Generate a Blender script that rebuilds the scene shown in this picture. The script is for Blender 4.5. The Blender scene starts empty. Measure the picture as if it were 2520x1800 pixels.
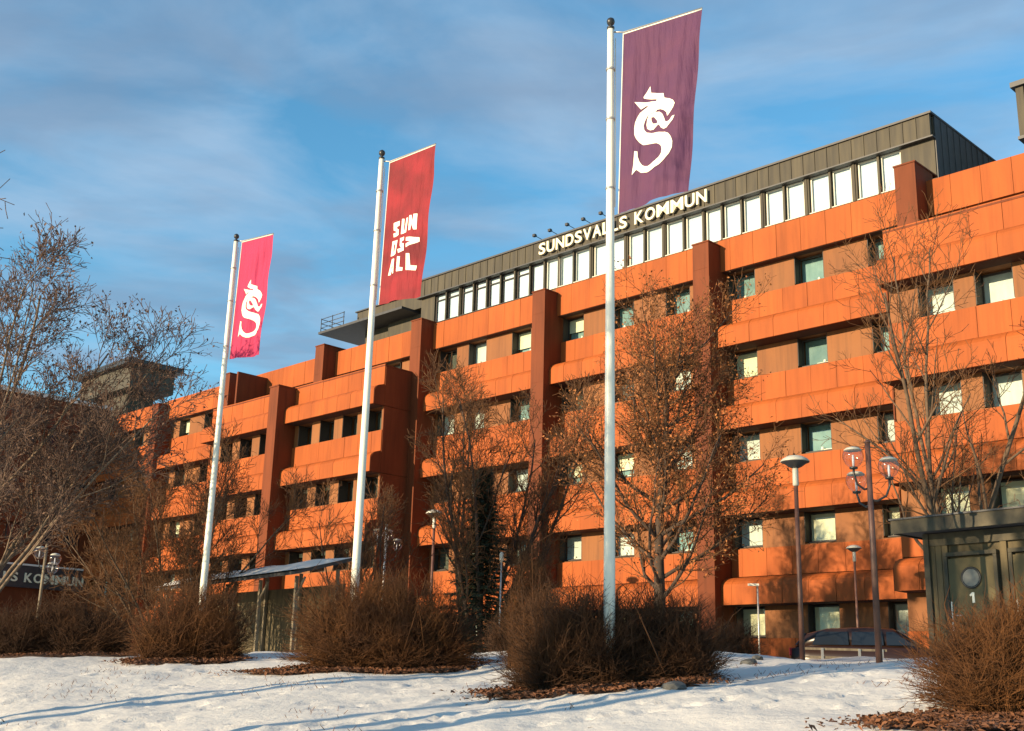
import bpy, bmesh, math, random
from mathutils import Vector, Matrix, noise
from math import sin, cos, radians, pi, exp, sqrt

scene = bpy.context.scene
col = scene.collection

# ------------------------------------------------------------------ camera
FOC, PITCH, ROLL = 2903.4, radians(15.415), radians(1.562)
fw = Vector((0, cos(PITCH), sin(PITCH))); rt = Vector((1, 0, 0)); up = rt.cross(fw)
rt2 = cos(ROLL)*rt + sin(ROLL)*up; up2 = -sin(ROLL)*rt + cos(ROLL)*up
cd = bpy.data.cameras.new('camera'); cam = bpy.data.objects.new('camera', cd); col.objects.link(cam)
M3 = Matrix((rt2, up2, -fw)).transposed()
cam.matrix_world = Matrix.Translation((0, 0, 1.6)) @ M3.to_4x4()
cd.sensor_width = 36; cd.lens = 36*FOC/2520; cd.clip_start = .1; cd.clip_end = 3000
scene.camera = cam

# ------------------------------------------------------------------ light
SUN_EL, SUN_AZ = 11.5, 60.0          # light travels towards azimuth 60 (right of the view axis)
sl = bpy.data.lights.new('sun', 'SUN'); sl.energy = 5.0; sl.angle = radians(.55); sl.color = (1, .775, .49)
sun = bpy.data.objects.new('sun', sl); col.objects.link(sun)
sd = Vector((sin(radians(SUN_AZ))*cos(radians(SUN_EL)), cos(radians(SUN_AZ))*cos(radians(SUN_EL)), -sin(radians(SUN_EL))))
sun.rotation_euler = sd.to_track_quat('-Z', 'Y').to_euler(); sun.location = (-60, -40, 40)
W = bpy.data.worlds.new('World'); scene.world = W; W.use_nodes = True
nt = W.node_tree; nt.nodes.clear(); N = nt.nodes.new; LK = nt.links.new
out = N('ShaderNodeOutputWorld'); bg = N('ShaderNodeBackground'); bg.inputs[1].default_value = .122
sky = N('ShaderNodeTexSky'); sky.sky_type = 'NISHITA'; sky.sun_disc = False
sky.sun_elevation = radians(SUN_EL); sky.sun_rotation = radians(SUN_AZ+180)
sky.air_density = 1.0; sky.dust_density = 0; sky.ozone_density = 2.6
tc = N('ShaderNodeTexCoord'); sx = N('ShaderNodeSeparateXYZ'); LK(tc.outputs['Generated'], sx.inputs[0])
mx = N('ShaderNodeMath'); mx.operation = 'MAXIMUM'; mx.inputs[1].default_value = .06; LK(sx.outputs['Z'], mx.inputs[0])
dv = N('ShaderNodeVectorMath'); dv.operation = 'DIVIDE'; cz = N('ShaderNodeCombineXYZ')
for i in range(3): LK(mx.outputs[0], cz.inputs[i])
LK(tc.outputs['Generated'], dv.inputs[0]); LK(cz.outputs[0], dv.inputs[1])
mp = N('ShaderNodeMapping'); mp.inputs['Rotation'].default_value = (0, 0, radians(25)); mp.inputs['Scale'].default_value = (.85, 1.0, 1)
LK(dv.outputs[0], mp.inputs[0])
def cloud(scale, det, rough, lo, hi, dist):
    n = N('ShaderNodeTexNoise'); n.inputs['Scale'].default_value = scale; n.inputs['Detail'].default_value = det
    n.inputs['Roughness'].default_value = rough; n.inputs['Distortion'].default_value = dist; LK(mp.outputs[0], n.inputs['Vector'])
    r = N('ShaderNodeMapRange'); r.inputs[1].default_value = lo; r.inputs[2].default_value = hi; LK(n.outputs[0], r.inputs[0]); return r.outputs[0]
c1 = cloud(2.0, 6, .55, .38, .66, .4); c2 = cloud(2.5, 5, .52, .44, .68, .4)
hs = N('ShaderNodeHueSaturation'); hs.inputs['Saturation'].default_value = 1.12; hs.inputs['Value'].default_value = 1.0; LK(sky.outputs[0], hs.inputs['Color'])
def mixc(fac, a, colr, mul):
    m = N('ShaderNodeMix'); m.data_type = 'RGBA'; k = N('ShaderNodeMath'); k.operation = 'MULTIPLY'; k.inputs[1].default_value = mul
    LK(fac, k.inputs[0]); LK(k.outputs[0], m.inputs['Factor']); LK(a, m.inputs[6]); m.inputs[7].default_value = colr; return m.outputs[2]
tn = N('ShaderNodeMix'); tn.data_type = 'RGBA'; tn.blend_type = 'MULTIPLY'; tn.inputs['Factor'].default_value = 1; LK(hs.outputs[0], tn.inputs[6]); tn.inputs[7].default_value = (1.0, 1.32, 1.22, 1)
a1 = mixc(c1, tn.outputs[2], (1.85, 2.60, 3.50, 1), .72)
a2 = mixc(c2, a1, (1.02, 1.50, 2.22, 1), .60)
LK(a2, bg.inputs[0]); LK(bg.outputs[0], out.inputs[0])
scene.view_settings.view_transform = 'Standard'; scene.view_settings.look = 'None'
scene.view_settings.exposure = .86; scene.view_settings.gamma = 1; scene.view_settings.use_curve_mapping = False
scene.cycles.max_bounces = 6; scene.cycles.diffuse_bounces = 2; scene.cycles.transparent_max_bounces = 12

# ------------------------------------------------------------------ materials
def rgb(c): return (c[0], c[1], c[2], 1)
MATS = {}
def mat(name, c, rough=.7, c2=None, scale=8, detail=5, bump=0, bscale=30, metal=0, objvar=0, spec=.5, stretch=None, lo=.35, hi=.65, streak=0):
    m = bpy.data.materials.new(name); m.use_nodes = True; t = m.node_tree; b = t.nodes['Principled BSDF']
    b.inputs['Roughness'].default_value = rough; b.inputs['Metallic'].default_value = metal; b.inputs['Specular IOR Level'].default_value = spec
    n = t.nodes.new; l = t.links.new
    co = n('ShaderNodeNewGeometry'); vec = co.outputs['Position']
    if stretch:
        mpp = n('ShaderNodeMapping'); mpp.inputs['Scale'].default_value = stretch; l(vec, mpp.inputs[0]); vec = mpp.outputs[0]
    src = None
    if c2:
        no = n('ShaderNodeTexNoise'); no.inputs['Scale'].default_value = scale; no.inputs['Detail'].default_value = detail; l(vec, no.inputs['Vector'])
        r = n('ShaderNodeMapRange'); r.inputs[1].default_value = lo; r.inputs[2].default_value = hi; l(no.outputs[0], r.inputs[0])
        mi = n('ShaderNodeMix'); mi.data_type = 'RGBA'; l(r.outputs[0], mi.inputs['Factor']); mi.inputs[6].default_value = rgb(c); mi.inputs[7].default_value = rgb(c2); src = mi.outputs[2]
    if streak:                                        # rain streaks running down the sheet
        m3 = n('ShaderNodeMapping'); m3.inputs['Scale'].default_value = (5.5, 5.5, .28); l(co.outputs['Position'], m3.inputs[0])
        n3 = n('ShaderNodeTexNoise'); n3.inputs['Scale'].default_value = 1.0; n3.inputs['Detail'].default_value = 7; n3.inputs['Roughness'].default_value = .62; l(m3.outputs[0], n3.inputs['Vector'])
        r3 = n('ShaderNodeMapRange'); r3.inputs[1].default_value = .47; r3.inputs[2].default_value = .72; r3.inputs[4].default_value = streak; l(n3.outputs[0], r3.inputs[0])
        i3 = n('ShaderNodeMix'); i3.data_type = 'RGBA'; l(r3.outputs[0], i3.inputs['Factor']); l(src, i3.inputs[6]); i3.inputs[7].default_value = rgb([k*.38 for k in c]); src = i3.outputs[2]
    if objvar:
        oi = n('ShaderNodeObjectInfo'); mr = n('ShaderNodeMapRange'); mr.inputs[3].default_value = 1-objvar; mr.inputs[4].default_value = 1+objvar; l(oi.outputs['Random'], mr.inputs[0])
        h = n('ShaderNodeHueSaturation'); l(mr.outputs[0], h.inputs['Value'])
        if src: l(src, h.inputs['Color'])
        else: h.inputs['Color'].default_value = rgb(c)
        src = h.outputs[0]
    if src: l(src, b.inputs['Base Color'])
    else: b.inputs['Base Color'].default_value = rgb(c)
    if bump:
        nb = n('ShaderNodeTexNoise'); nb.inputs['Scale'].default_value = bscale; nb.inputs['Detail'].default_value = 4; l(vec, nb.inputs['Vector'])
        bp = n('ShaderNodeBump'); bp.inputs['Strength'].default_value = bump; l(nb.outputs[0], bp.inputs['Height']); l(bp.outputs[0], b.inputs['Normal'])
    MATS[name] = m; return m
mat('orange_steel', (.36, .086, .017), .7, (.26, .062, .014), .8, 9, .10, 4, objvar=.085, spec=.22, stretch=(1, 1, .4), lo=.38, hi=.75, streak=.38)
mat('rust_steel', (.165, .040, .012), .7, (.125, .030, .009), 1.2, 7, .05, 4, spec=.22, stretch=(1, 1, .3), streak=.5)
mat('dark_joint', (.16, .045, .015), .9)
mat('brown_cladding', (.235, .083, .019), .75, (.185, .062, .014), 1.0, 7, .05, 3, stretch=(1, 1, .3), streak=.5)
mat('soffit', (.05, .018, .01), .9)  # shade under the bands put into this dark colour
mat('grey_metal', (.062, .050, .028), .7, (.034, .028, .018), 2.2, 8, .1, 8, objvar=.2, stretch=(2, 2, .22), streak=.6)
mat('dark_metal', (.045, .043, .045), .5, (.03, .03, .032), 4)
mat('roof_felt', (.06, .06, .065), .9)
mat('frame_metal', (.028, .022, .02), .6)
mat('frame_pale', (.55, .53, .44), .5)
mat('letter_white', (.76, .69, .50), .6)
mat('pole_white', (.80, .77, .66), .35, (.72, .69, .58), 3, 4, spec=.5, stretch=(1, 1, .2))
mat('pole_dark', (.10, .045, .032), .5, (.15, .07, .045), 6)
mat('black_metal', (.02, .02, .02), .4)
mat('steel', (.45, .44, .42), .4, metal=.6)
mat('blind', (.74, .69, .48), .8, (.72, .68, .50), 2, objvar=.08)
mat('curtain_sky_teal', (.20, .30, .29), .8, (.14, .235, .235), 2.2, 3, objvar=.18)  # curtain sheet with sky reflection and glass tint put into its colour
mat('curtain_dark', (.05, .055, .045), .8, (.09, .09, .07), 2)
mat('curtain_pale', (.62, .64, .60), .8, (.52, .56, .54), 2.0, objvar=.1)
mat('sky_white', (.66, .71, .80), .8, (.50, .58, .70), 1.3, objvar=.05)  # pale blinds, the bright sky reflected in the panes worked into the colour
mat('bark_pale', (.22, .155, .10), .9, (.09, .06, .04), 9, 4)
mat('bark_brown', (.13, .085, .05), .9, (.08, .05, .03), 9, 4)
mat('bark_dark', (.07, .045, .03), .9, (.045, .03, .022), 9, 4)
mat('twig_grey', (.150, .090, .062), .95, (.085, .050, .036), 5)
mat('twig_brown', (.155, .068, .022), .95, (.075, .034, .014), 2.0, 3)
mat('bush_twig', (.125, .046, .008), .95, (.062, .022, .005), 1.6, 4)
mat('bush_twig_dark', (.078, .030, .007), .95, (.038, .015, .004), 1.6, 4)
mat('leaf_rust', (.34, .125, .028), .75, (.20, .065, .018), 1.4, 3)
mat('litter_leaf', (.19, .075, .03), .85, (.09, .038, .02), 2, 3)
mat('soil', (.075, .036, .018), .95, (.035, .018, .011), 3, 6, .5, 14)
mat('needle', (.040, .052, .024), .85, (.020, .030, .015), 5)
mat('brown_metal', (.055, .045, .028), .7, (.035, .03, .02), 2, 6, stretch=(2, 2, .3))
mat('wood_shed', (.110, .084, .042), .85, (.066, .052, .028), 3, 6, .1, 10, objvar=.1, stretch=(3, 3, .3))
mat('wood_trim', (.085, .070, .042), .8, (.034, .030, .02), 4, 5, .1, 12)
mat('wood_post', (.22, .18, .12), .8, (.14, .11, .075), 4, 5, stretch=(3, 3, .3))
mat('door_paint', (.130, .100, .042), .8, (.085, .066, .030), 2, 4, .05, 8)
mat('round_glass', (.17, .17, .155), .35, (.11, .115, .11), 9, spec=.3)
mat('lamp_cap', (.52, .50, .42), .4, (.46, .44, .37), 4)
mat('car_paint', (.022, .010, .007), .30, spec=.4)
mat('car_tan', (.22, .13, .05), .3)
mat('car_glass', (.012, .016, .022), .12, spec=.5)
mat('tyre', (.018, .018, .018), .85)
mat('chrome', (.6, .6, .6), .2, metal=1)
mat('asphalt', (.06, .058, .056), .9)
mat('purple_cloth', (.112, .036, .086), .8, (.096, .031, .088), 3, 3)
mat('red_cloth', (.30, .018, .026), .8, (.17, .012, .018), 1.6, 3)
mat('pink_cloth', (.50, .030, .105), .8, (.46, .028, .098), 3, 3)
mat('print_white', (.86, .80, .66), .7)
mat('grey_stone', (.10, .10, .095), .8, (.06, .06, .058), 9)
for nm in ('purple_cloth', 'red_cloth', 'pink_cloth'):
    t = MATS[nm].node_tree; b = t.nodes['Principled BSDF']; o = t.nodes['Material Output']
    tr = t.nodes.new('ShaderNodeBsdfTranslucent'); ms = t.nodes.new('ShaderNodeMixShader'); ms.inputs[0].default_value = .22
    src = b.inputs['Base Color'].links[0].from_socket; t.links.new(src, tr.inputs[0])
    tco = t.nodes.new('ShaderNodeTexCoord'); mpp = t.nodes.new('ShaderNodeMapping'); mpp.inputs['Scale'].default_value = (5, 5, .8); mpp.inputs['Rotation'].default_value = (0, .35, 0); t.links.new(tco.outputs['Object'], mpp.inputs[0])
    nz = t.nodes.new('ShaderNodeTexNoise'); nz.inputs['Scale'].default_value = 1.6; nz.inputs['Detail'].default_value = 5; t.links.new(mpp.outputs[0], nz.inputs['Vector'])
    bp = t.nodes.new('ShaderNodeBump'); bp.inputs['Strength'].default_value = .5; bp.inputs['Distance'].default_value = .10; t.links.new(nz.outputs[0], bp.inputs['Height']); t.links.new(bp.outputs[0], b.inputs['Normal'])
    t.links.new(b.outputs[0], ms.inputs[1]); t.links.new(tr.outputs[0], ms.inputs[2]); t.links.new(ms.outputs[0], o.inputs[0])
def glass(name, tint, fac, rough=.02):
    m = bpy.data.materials.new(name); m.use_nodes = True; t = m.node_tree; t.nodes.clear(); n = t.nodes.new; l = t.links.new
    o = n('ShaderNodeOutputMaterial'); tr = n('ShaderNodeBsdfTransparent'); tr.inputs[0].default_value = rgb(tint)
    g = n('ShaderNodeBsdfGlossy'); g.inputs['Roughness'].default_value = rough
    lw = n('ShaderNodeLayerWeight'); lw.inputs[0].default_value = .5; f = n('ShaderNodeMath'); f.operation = 'POWER'; f.inputs[1].default_value = 4.5; l(lw.outputs['Facing'], f.inputs[0])
    ad = n('ShaderNodeMath'); ad.operation = 'ADD'; ad.inputs[1].default_value = fac; ad.use_clamp = True; l(f.outputs[0], ad.inputs[0])
    mi = n('ShaderNodeMixShader'); l(ad.outputs[0], mi.inputs[0]); l(tr.outputs[0], mi.inputs[1]); l(g.outputs[0], mi.inputs[2]); l(mi.outputs[0], o.inputs[0])
    MATS[name] = m; return m
glass('window_glass', (.88, .93, .90), .05)
glass('globe_glass', (.90, .87, .86), .07, .08)
# snow: bright, faintly rough, with thin spots where dead grass shows
def snow_mat(name, thin):
    m = bpy.data.materials.new(name); m.use_nodes = True; t = m.node_tree; b = t.nodes['Principled BSDF']; n = t.nodes.new; l = t.links.new
    b.inputs['Roughness'].default_value = .75; b.inputs['Specular IOR Level'].default_value = .25
    co = n('ShaderNodeTexCoord')
    def ns(sc, det, lo, hi):
        k = n('ShaderNodeTexNoise'); k.inputs['Scale'].default_value = sc; k.inputs['Detail'].default_value = det; l(co.outputs['Object'], k.inputs['Vector'])
        r = n('ShaderNodeMapRange'); r.inputs[1].default_value = lo; r.inputs[2].default_value = hi; l(k.outputs[0], r.inputs[0]); return r.outputs[0]
    big = ns(.5, 5, .3, .7); spots = ns(7.5, 6, thin, thin+.05)
    m1 = n('ShaderNodeMix'); m1.data_type = 'RGBA'; l(big, m1.inputs['Factor']); m1.inputs[6].default_value = (.71, .67, .61, 1); m1.inputs[7].default_value = (.60, .58, .54, 1)
    m2 = n('ShaderNodeMix'); m2.data_type = 'RGBA'; l(spots, m2.inputs['Factor']); l(m1.outputs[2], m2.inputs[6]); m2.inputs[7].default_value = (.22, .15, .085, 1)
    l(m2.outputs[2], b.inputs['Base Color'])
    bh = n('ShaderNodeTexNoise'); bh.inputs['Scale'].default_value = 5; bh.inputs['Detail'].default_value = 8; bh.inputs['Roughness'].default_value = .65; l(co.outputs['Object'], bh.inputs['Vector'])
    bp = n('ShaderNodeBump'); bp.inputs['Strength'].default_value = .40; bp.inputs['Distance'].default_value = .08; l(bh.outputs[0], bp.inputs['Height']); l(bp.outputs[0], b.inputs['Normal'])
    MATS[name] = m
snow_mat('snow', .705); snow_mat('roof_snow', .95)

# ------------------------------------------------------------------ helpers
rnd = random.Random(7)
def sst(a, b, t):
    t = min(1, max(0, (t-a)/(b-a))); return t*t*(3-2*t)
def terr(x, y):
    b = .094*y if y < 24 else .094*24 + .25*(1-exp(-(y-24)*.094/.25))
    b -= .45*sst(26.5, 31, y)
    b -= .20*sst(4.2, 6.6, x)*sst(18.5, 23, y)
    g = .10 - .07*sst(13, 27, y); g *= 1-sst(30, 42, y)
    return b + g*max(-14, min(8, x))
def tag(o, label=None, cat=None, group=None, kind=None):
    for k, v in (('label', label), ('category', cat), ('group', group), ('kind', kind)):
        if v: o[k] = v
    return o
def empty(name, loc=(0, 0, 0), rz=0, **k):
    o = bpy.data.objects.new(name, None); col.objects.link(o); o.location = loc; o.rotation_euler = (0, 0, rz); o.empty_display_size = .3
    return tag(o, **k)
def link(name, me, parent=None, loc=(0, 0, 0), rot=(0, 0, 0), **k):
    o = bpy.data.objects.new(name, me); col.objects.link(o); o.parent = parent; o.location = loc; o.rotation_euler = rot
    return tag(o, **k)
def copy_tree(o, parent=None):
    c = o.copy(); col.objects.link(c); c.parent = parent
    for ch in [k for k in o.children]: copy_tree(ch, c)
    return c
class MB:
    def __init__(s, off=(0, 0, 0)): s.v = []; s.f = []; s.o = off; s.sm = []
    def _add(s, vs, fs, smooth=False):
        b = len(s.v); o = s.o
        s.v.extend([(x-o[0], y-o[1], z-o[2]) for x, y, z in vs]); s.f.extend([tuple(i+b for i in f) for f in fs]); s.sm.extend([smooth]*len(fs)); return s
    def box(s, x0, x1, y0, y1, z0, z1):
        return s._add([(x0, y0, z0), (x1, y0, z0), (x1, y1, z0), (x0, y1, z0), (x0, y0, z1), (x1, y0, z1), (x1, y1, z1), (x0, y1, z1)],
                      [(0, 3, 2, 1), (4, 5, 6, 7), (0, 1, 5, 4), (1, 2, 6, 5), (2, 3, 7, 6), (3, 0, 4, 7)])
    def prism(s, prof, x0, x1):          # profile [(y,z)] clockwise seen from -x, extruded along x
        n = len(prof); vs = [(x0, y, z) for y, z in prof]+[(x1, y, z) for y, z in prof]
        fs = [(i, (i+1) % n, (i+1) % n+n, i+n) for i in range(n)]+[tuple(range(n-1, -1, -1)), tuple(range(n, 2*n))]
        return s._add(vs, fs)
    def hull8(s, vs): return s._add(vs, [(0, 3, 2, 1), (4, 5, 6, 7), (0, 1, 5, 4), (1, 2, 6, 5), (2, 3, 7, 6), (3, 0, 4, 7)])
    def tube(s, pts, rad, n=6, caps=True, smooth=True):
        P = [Vector(p) for p in pts]; m = len(P)
        if not hasattr(rad, '__len__'): rad = [rad]*m
        vs = []; a = None
        for i in range(m):
            d = (P[min(i+1, m-1)]-P[max(i-1, 0)])
            if d.length < 1e-9: d = Vector((0, 0, 1))
            d.normalize()
            if a is None: a = d.orthogonal().normalized()
            else:
                a = a-d*a.dot(d)
                a = a.normalized() if a.length > 1e-6 else d.orthogonal().normalized()
            b = d.cross(a); r = rad[i]; p = P[i]
            for k in range(n):
                t = 2*pi*k/n; q = p+(a*cos(t)+b*sin(t))*r; vs.append((q.x, q.y, q.z))
        fs = [(i*n+k, i*n+(k+1) % n, (i+1)*n+(k+1) % n, (i+1)*n+k) for i in range(m-1) for k in range(n)]
        if caps: fs += [tuple(range(n-1, -1, -1)), tuple(range((m-1)*n, m*n))]
        return s._add(vs, fs, smooth)
    def lathe(s, prof, c=(0, 0, 0), n=20, smooth=True):       # prof [(r,z)]
        vs = []; fs = []
        for r, z in prof:
            for k in range(n): t = 2*pi*k/n; vs.append((c[0]+r*cos(t), c[1]+r*sin(t), c[2]+z))
        for i in range(len(prof)-1):
            for k in range(n): fs.append((i*n+k, i*n+(k+1) % n, (i+1)*n+(k+1) % n, (i+1)*n+k))
        fs += [tuple(range(n-1, -1, -1)), tuple(range((len(prof)-1)*n, len(prof)*n))]
        return s._add(vs, fs, smooth)
    def mesh(s, name, m):
        me = bpy.data.meshes.new(name); me.from_pydata(s.v, [], s.f); me.materials.append(MATS[m])
        if any(s.sm): me.polygons.foreach_set('use_smooth', s.sm)
        me.update(); return me
    def build(s, name, m, parent=None, loc=(0, 0, 0), **k): return link(name, s.mesh(name, m), parent, loc, **k)
# ------------------------------------------------------------------ ground
def axis(segs):
    r = []
    for a, b, st in segs:
        n = max(1, round((b-a)/st)); r += [a+(b-a)*i/n for i in range(n)]
    return r+[segs[-1][1]]
GX = axis([(-700, -100, 100), (-100, -30, 10), (-30, -14, 1.2), (-14, 9, .11), (9, 30, 1.2), (30, 100, 10), (100, 700, 100)])
GY = axis([(-300, -60, 60), (-60, 0, 6), (0, 6, .6), (6, 27.5, .11), (27.5, 48, .8), (48, 120, 8), (120, 900, 130)])
prng = random.Random(21)
prints = []                                             # footprints trodden across the slope
for (x0, y0, dx, dy, n) in ((-7.5, 15.5, .52, .30, 22), (4.6, 12.2, -.36, .42, 16), (1.0, 13.4, .50, .16, 10), (-3.4, 14.2, .45, .05, 9)):
    for i in range(n): prints.append((x0+dx*i+prng.uniform(-.12, .12)+(.1 if i % 2 else -.1)*dy, y0+dy*i+prng.uniform(-.12, .12)+(.1 if i % 2 else -.1), prng.uniform(.10, .17)))
for i in range(230): prints.append((prng.uniform(-8, 5.5), prng.uniform(11, 24), prng.uniform(.07, .16)))
cell = {}
for p in prints:
    for i in range(int(p[0]//1)-1, int(p[0]//1)+2):
        for j in range(int(p[1]//1)-1, int(p[1]//1)+2): cell.setdefault((i, j), []).append(p)
def ground_z(x, y, fine=True):
    z = terr(x, y)
    if fine and -16 < x < 11 and 4 < y < 30:
        e = min(1, max(0, (30-y)/3))
        z += e*(.10*noise.noise((x*.45, y*.30, 3.1))+.036*noise.noise((x*1.3, y*.9, 7.7))+.015*noise.noise((x*3.7, y*2.6, 1.3))+.008*noise.noise((x*9, y*8, 5)))
        for (px, py, pr_) in cell.get((int(x//1), int(y//1)), ()):
            d = sqrt((x-px)**2+(y-py)**2)/pr_
            if d < 2: z += .075*(-exp(-d*d*1.6)+.42*exp(-((d-1.25)**2)*6))
    elif y > 60: z += 0
    return z
g = MB()
vs = [(x, y, ground_z(x, y)) for y in GY for x in GX]; nx = len(GX)
fs = [(j*nx+i, j*nx+i+1, (j+1)*nx+i+1, (j+1)*nx+i) for j in range(len(GY)-1) for i in range(nx-1)]
g._add(vs, fs, True); g.build('ground', 'snow', kind='structure')
# ploughed asphalt strip in front of the building, 4 mm above the snow sheet
AZ = radians(45.12); UX, UY = cos(AZ), -sin(AZ); NX, NY = sin(AZ), cos(AZ)
def world(s, D, z=0): return Vector((NX*D+UX*s, NY*D+UY*s, z))
m = MB(); S0 = [-62+3*i for i in range(20)]; DD = [26.5+1.5*i for i in range(6)]
vs = []
for d in DD:
    for s_ in S0:
        p = world(s_, d); vs.append((p.x, p.y, terr(p.x, p.y)+.03))
m._add(vs, [(j*20+i, j*20+i+1, (j+1)*20+i+1, (j+1)*20+i) for j in range(5) for i in range(19)])
m.build('parking_lot', 'asphalt', kind='structure')

# ------------------------------------------------------------------ main building (local axes: s along the facade, D into it, z up)
S_0, D_0, Z_0 = -45.0, 38.85, 1.9
OFF = (S_0, D_0, Z_0)
B = empty('office_building', world(S_0, D_0, Z_0), -AZ, label='long orange panelled office block with dark vertical pilasters and rows of windows', cat='building')
def bm_(): return MB(OFF)
FL = [15.13, 11.74, 8.35, 4.95]              # undersides of the projecting bands
TOPF, TOPZ = 18.50, 19.90
PW = 1.1                                      # panel module
PANEL = {}
def panel_mesh(kind, w):
    key = (kind, round(w, 3))
    if key in PANEL: return PANEL[key]
    m = MB(); g_ = .007
    a, b = g_, w-g_
    if kind == 'parapet': m.box(a, b, 0, .05, .008, 1.392)
    elif kind == 'upper': m.box(a, b, 0, .05, .008, 1.055)
    elif kind == 'base': m.box(a, b, 0, .05, 0, 1.74)
    else:
        pr_ = [(.10, 0), (0, 0), (0, .66)]+[(.70*(1-cos(t)), .66+.41*sin(t)) for t in [pi/2*k/6 for k in range(1, 7)]]+[(.75, 1.07), (.75, 1.0), (.12, .6)]
        m.prism(pr_, a, b)
    PANEL[key] = m.mesh('panel_'+kind, 'orange_steel'); return PANEL[key]
def panel_row(parent, name, kind, s0, s1, D, z, anchor=-24.95):
    k = math.ceil((s0-anchor)/PW-1e-6); e = [s0]
    while anchor+k*PW < s1-1e-6:
        if anchor+k*PW-e[-1] > .15: e.append(anchor+k*PW)
        k += 1
    if s1-e[-1] < .15 and len(e) > 1: e.pop()
    e.append(s1)
    for a, b in zip(e, e[1:]):
        link(name, panel_mesh(kind, b-a), parent, (a-S_0, D-D_0+rnd.uniform(-.006, .006), z-Z_0), (rnd.uniform(-.003, .003), 0, rnd.uniform(-.004, .004)))
WMESH = {}
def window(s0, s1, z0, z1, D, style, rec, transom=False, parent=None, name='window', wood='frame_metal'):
    """frame set in the opening (a part) with its pane and whatever hangs behind the glass (sub-parts)"""
    w, h = s1-s0, z1-z0; key = (name, round(w, 2), round(h, 2), transom, wood, rec)
    if key not in WMESH:
        f_ = MB(); t = .055
        f_.box(0, t, 0, .07, 0, h); f_.box(w-t, w, 0, .07, 0, h); f_.box(t, w-t, 0, .07, 0, t); f_.box(t, w-t, 0, .07, h-t, h)
        f_.box(-.01, w+.01, -.16, -.002, -.03, .008)
        if rec > .2: f_.box(.004, .028, -rec+.012, -.003, -.002, h+.02); f_.box(w-.028, w-.004, -rec+.012, -.003, -.002, h+.02)  # dark jamb strips added to deepen the shade in the reveals
        if transom: f_.box(t, w-t, .002, .068, h*.78, h*.78+.05)
        p_ = MB(); p_._add([(t, .05, t), (w-t, .05, t), (w-t, .05, h-t), (t, .05, h-t)], [(0, 1, 2, 3)])
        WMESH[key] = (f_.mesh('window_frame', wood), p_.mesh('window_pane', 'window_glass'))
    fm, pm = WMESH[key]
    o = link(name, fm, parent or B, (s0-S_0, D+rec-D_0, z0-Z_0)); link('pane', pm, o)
    def sheet(nm, m_, a, b, dy):
        k2 = (nm, m_, round(w, 2), round(a, 2), round(b, 2))
        if k2 not in WMESH:
            q = MB(); x0, x1 = .03, w-.03; nn = 10; vs_ = []
            for zz in (a, b):
                for i in range(nn+1): vs_.append((x0+(x1-x0)*i/nn, dy+(.012*(i % 2) if nm == 'curtain' else 0), zz))
            q._add(vs_, [(i, i+1, nn+2+i, nn+1+i) for i in range(nn)]); WMESH[k2] = q.mesh(nm, m_)
        link(nm, WMESH[k2], o)
    if style == 'blind': sheet('blind', 'blind', .03, h-.02, .10)
    elif style == 'half': sheet('blind', 'blind', h*rnd.choice((.25, .32, .4)), h-.02, .10); sheet('curtain', 'curtain_sky_teal', .02, h-.02, .22)
    elif style == 'top': sheet('blind', 'blind', h*.78, h-.02, .10); sheet('curtain', 'curtain_dark', .02, h-.02, .22)
    elif style == 'white': sheet('blind', 'sky_white', .02, h-.02, .10)
    elif style == 'pale': sheet('curtain', 'curtain_pale', .02, h-.02, .14)
    elif style == 'dark': sheet('curtain', 'curtain_dark', .02, h-.02, .22)
    else:
        sheet('curtain', 'curtain_sky_teal', .02, h-.02, .22)
    if style in ('teal', 'pale', 'half') and name == 'window' and rnd.random() < .8:     # white things on the sill inside
        q = MB(); x = w*rnd.uniform(.3, .75); q.lathe([(.05, 0), (.065, .05), (.05, .12)], (x, .105, .07), 8); q.box(w*.45, w*.93, .085, .10, .06, .105)
        q.build('sill_ornament', 'print_white', o)
    return o
def wall_band(mb, s0, s1, z0, z1, D, Dback, opens):
    """wall strip with window openings left free"""
    x = s0
    for a, b in sorted(opens):
        if a > x: mb.box(x, a, D, Dback, z0, z1)
        x = b
    if x < s1: mb.box(x, s1, D, Dback, z0, z1)

styles = {(0, 0): 'teal', (0, 1): 'teal', (0, 2): 'teal', (1, 0): 'blind', (1, 1): 'teal', (1, 2): 'teal', (2, 0): 'pale', (2, 1): 'teal', (2, 2): 'pale',
          (3, 0): 'pale', (3, 1): 'blind', (3, 2): 'blind', (4, 0): 'blind', (4, 1): 'blind', (4, 2): 'pale'}
styles2 = {(0, 0): 'half', (0, 1): 'teal', (0, 2): 'teal', (1, 0): 'dark', (1, 1): 'dark', (1, 2): 'pale', (2, 0): 'half', (2, 1): 'half', (2, 2): 'pale', (3, 0): 'pale', (3, 1): 'pale', (3, 2): 'teal'}
styles3 = {(0, 0): 'dark', (0, 1): 'pale', (0, 2): 'half', (1, 0): 'pale', (1, 1): 'pale', (1, 2): 'teal', (2, 0): 'dark', (2, 1): 'pale', (2, 2): 'pale', (3, 0): 'dark', (3, 1): 'pale', (3, 2): 'dark'}
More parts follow.
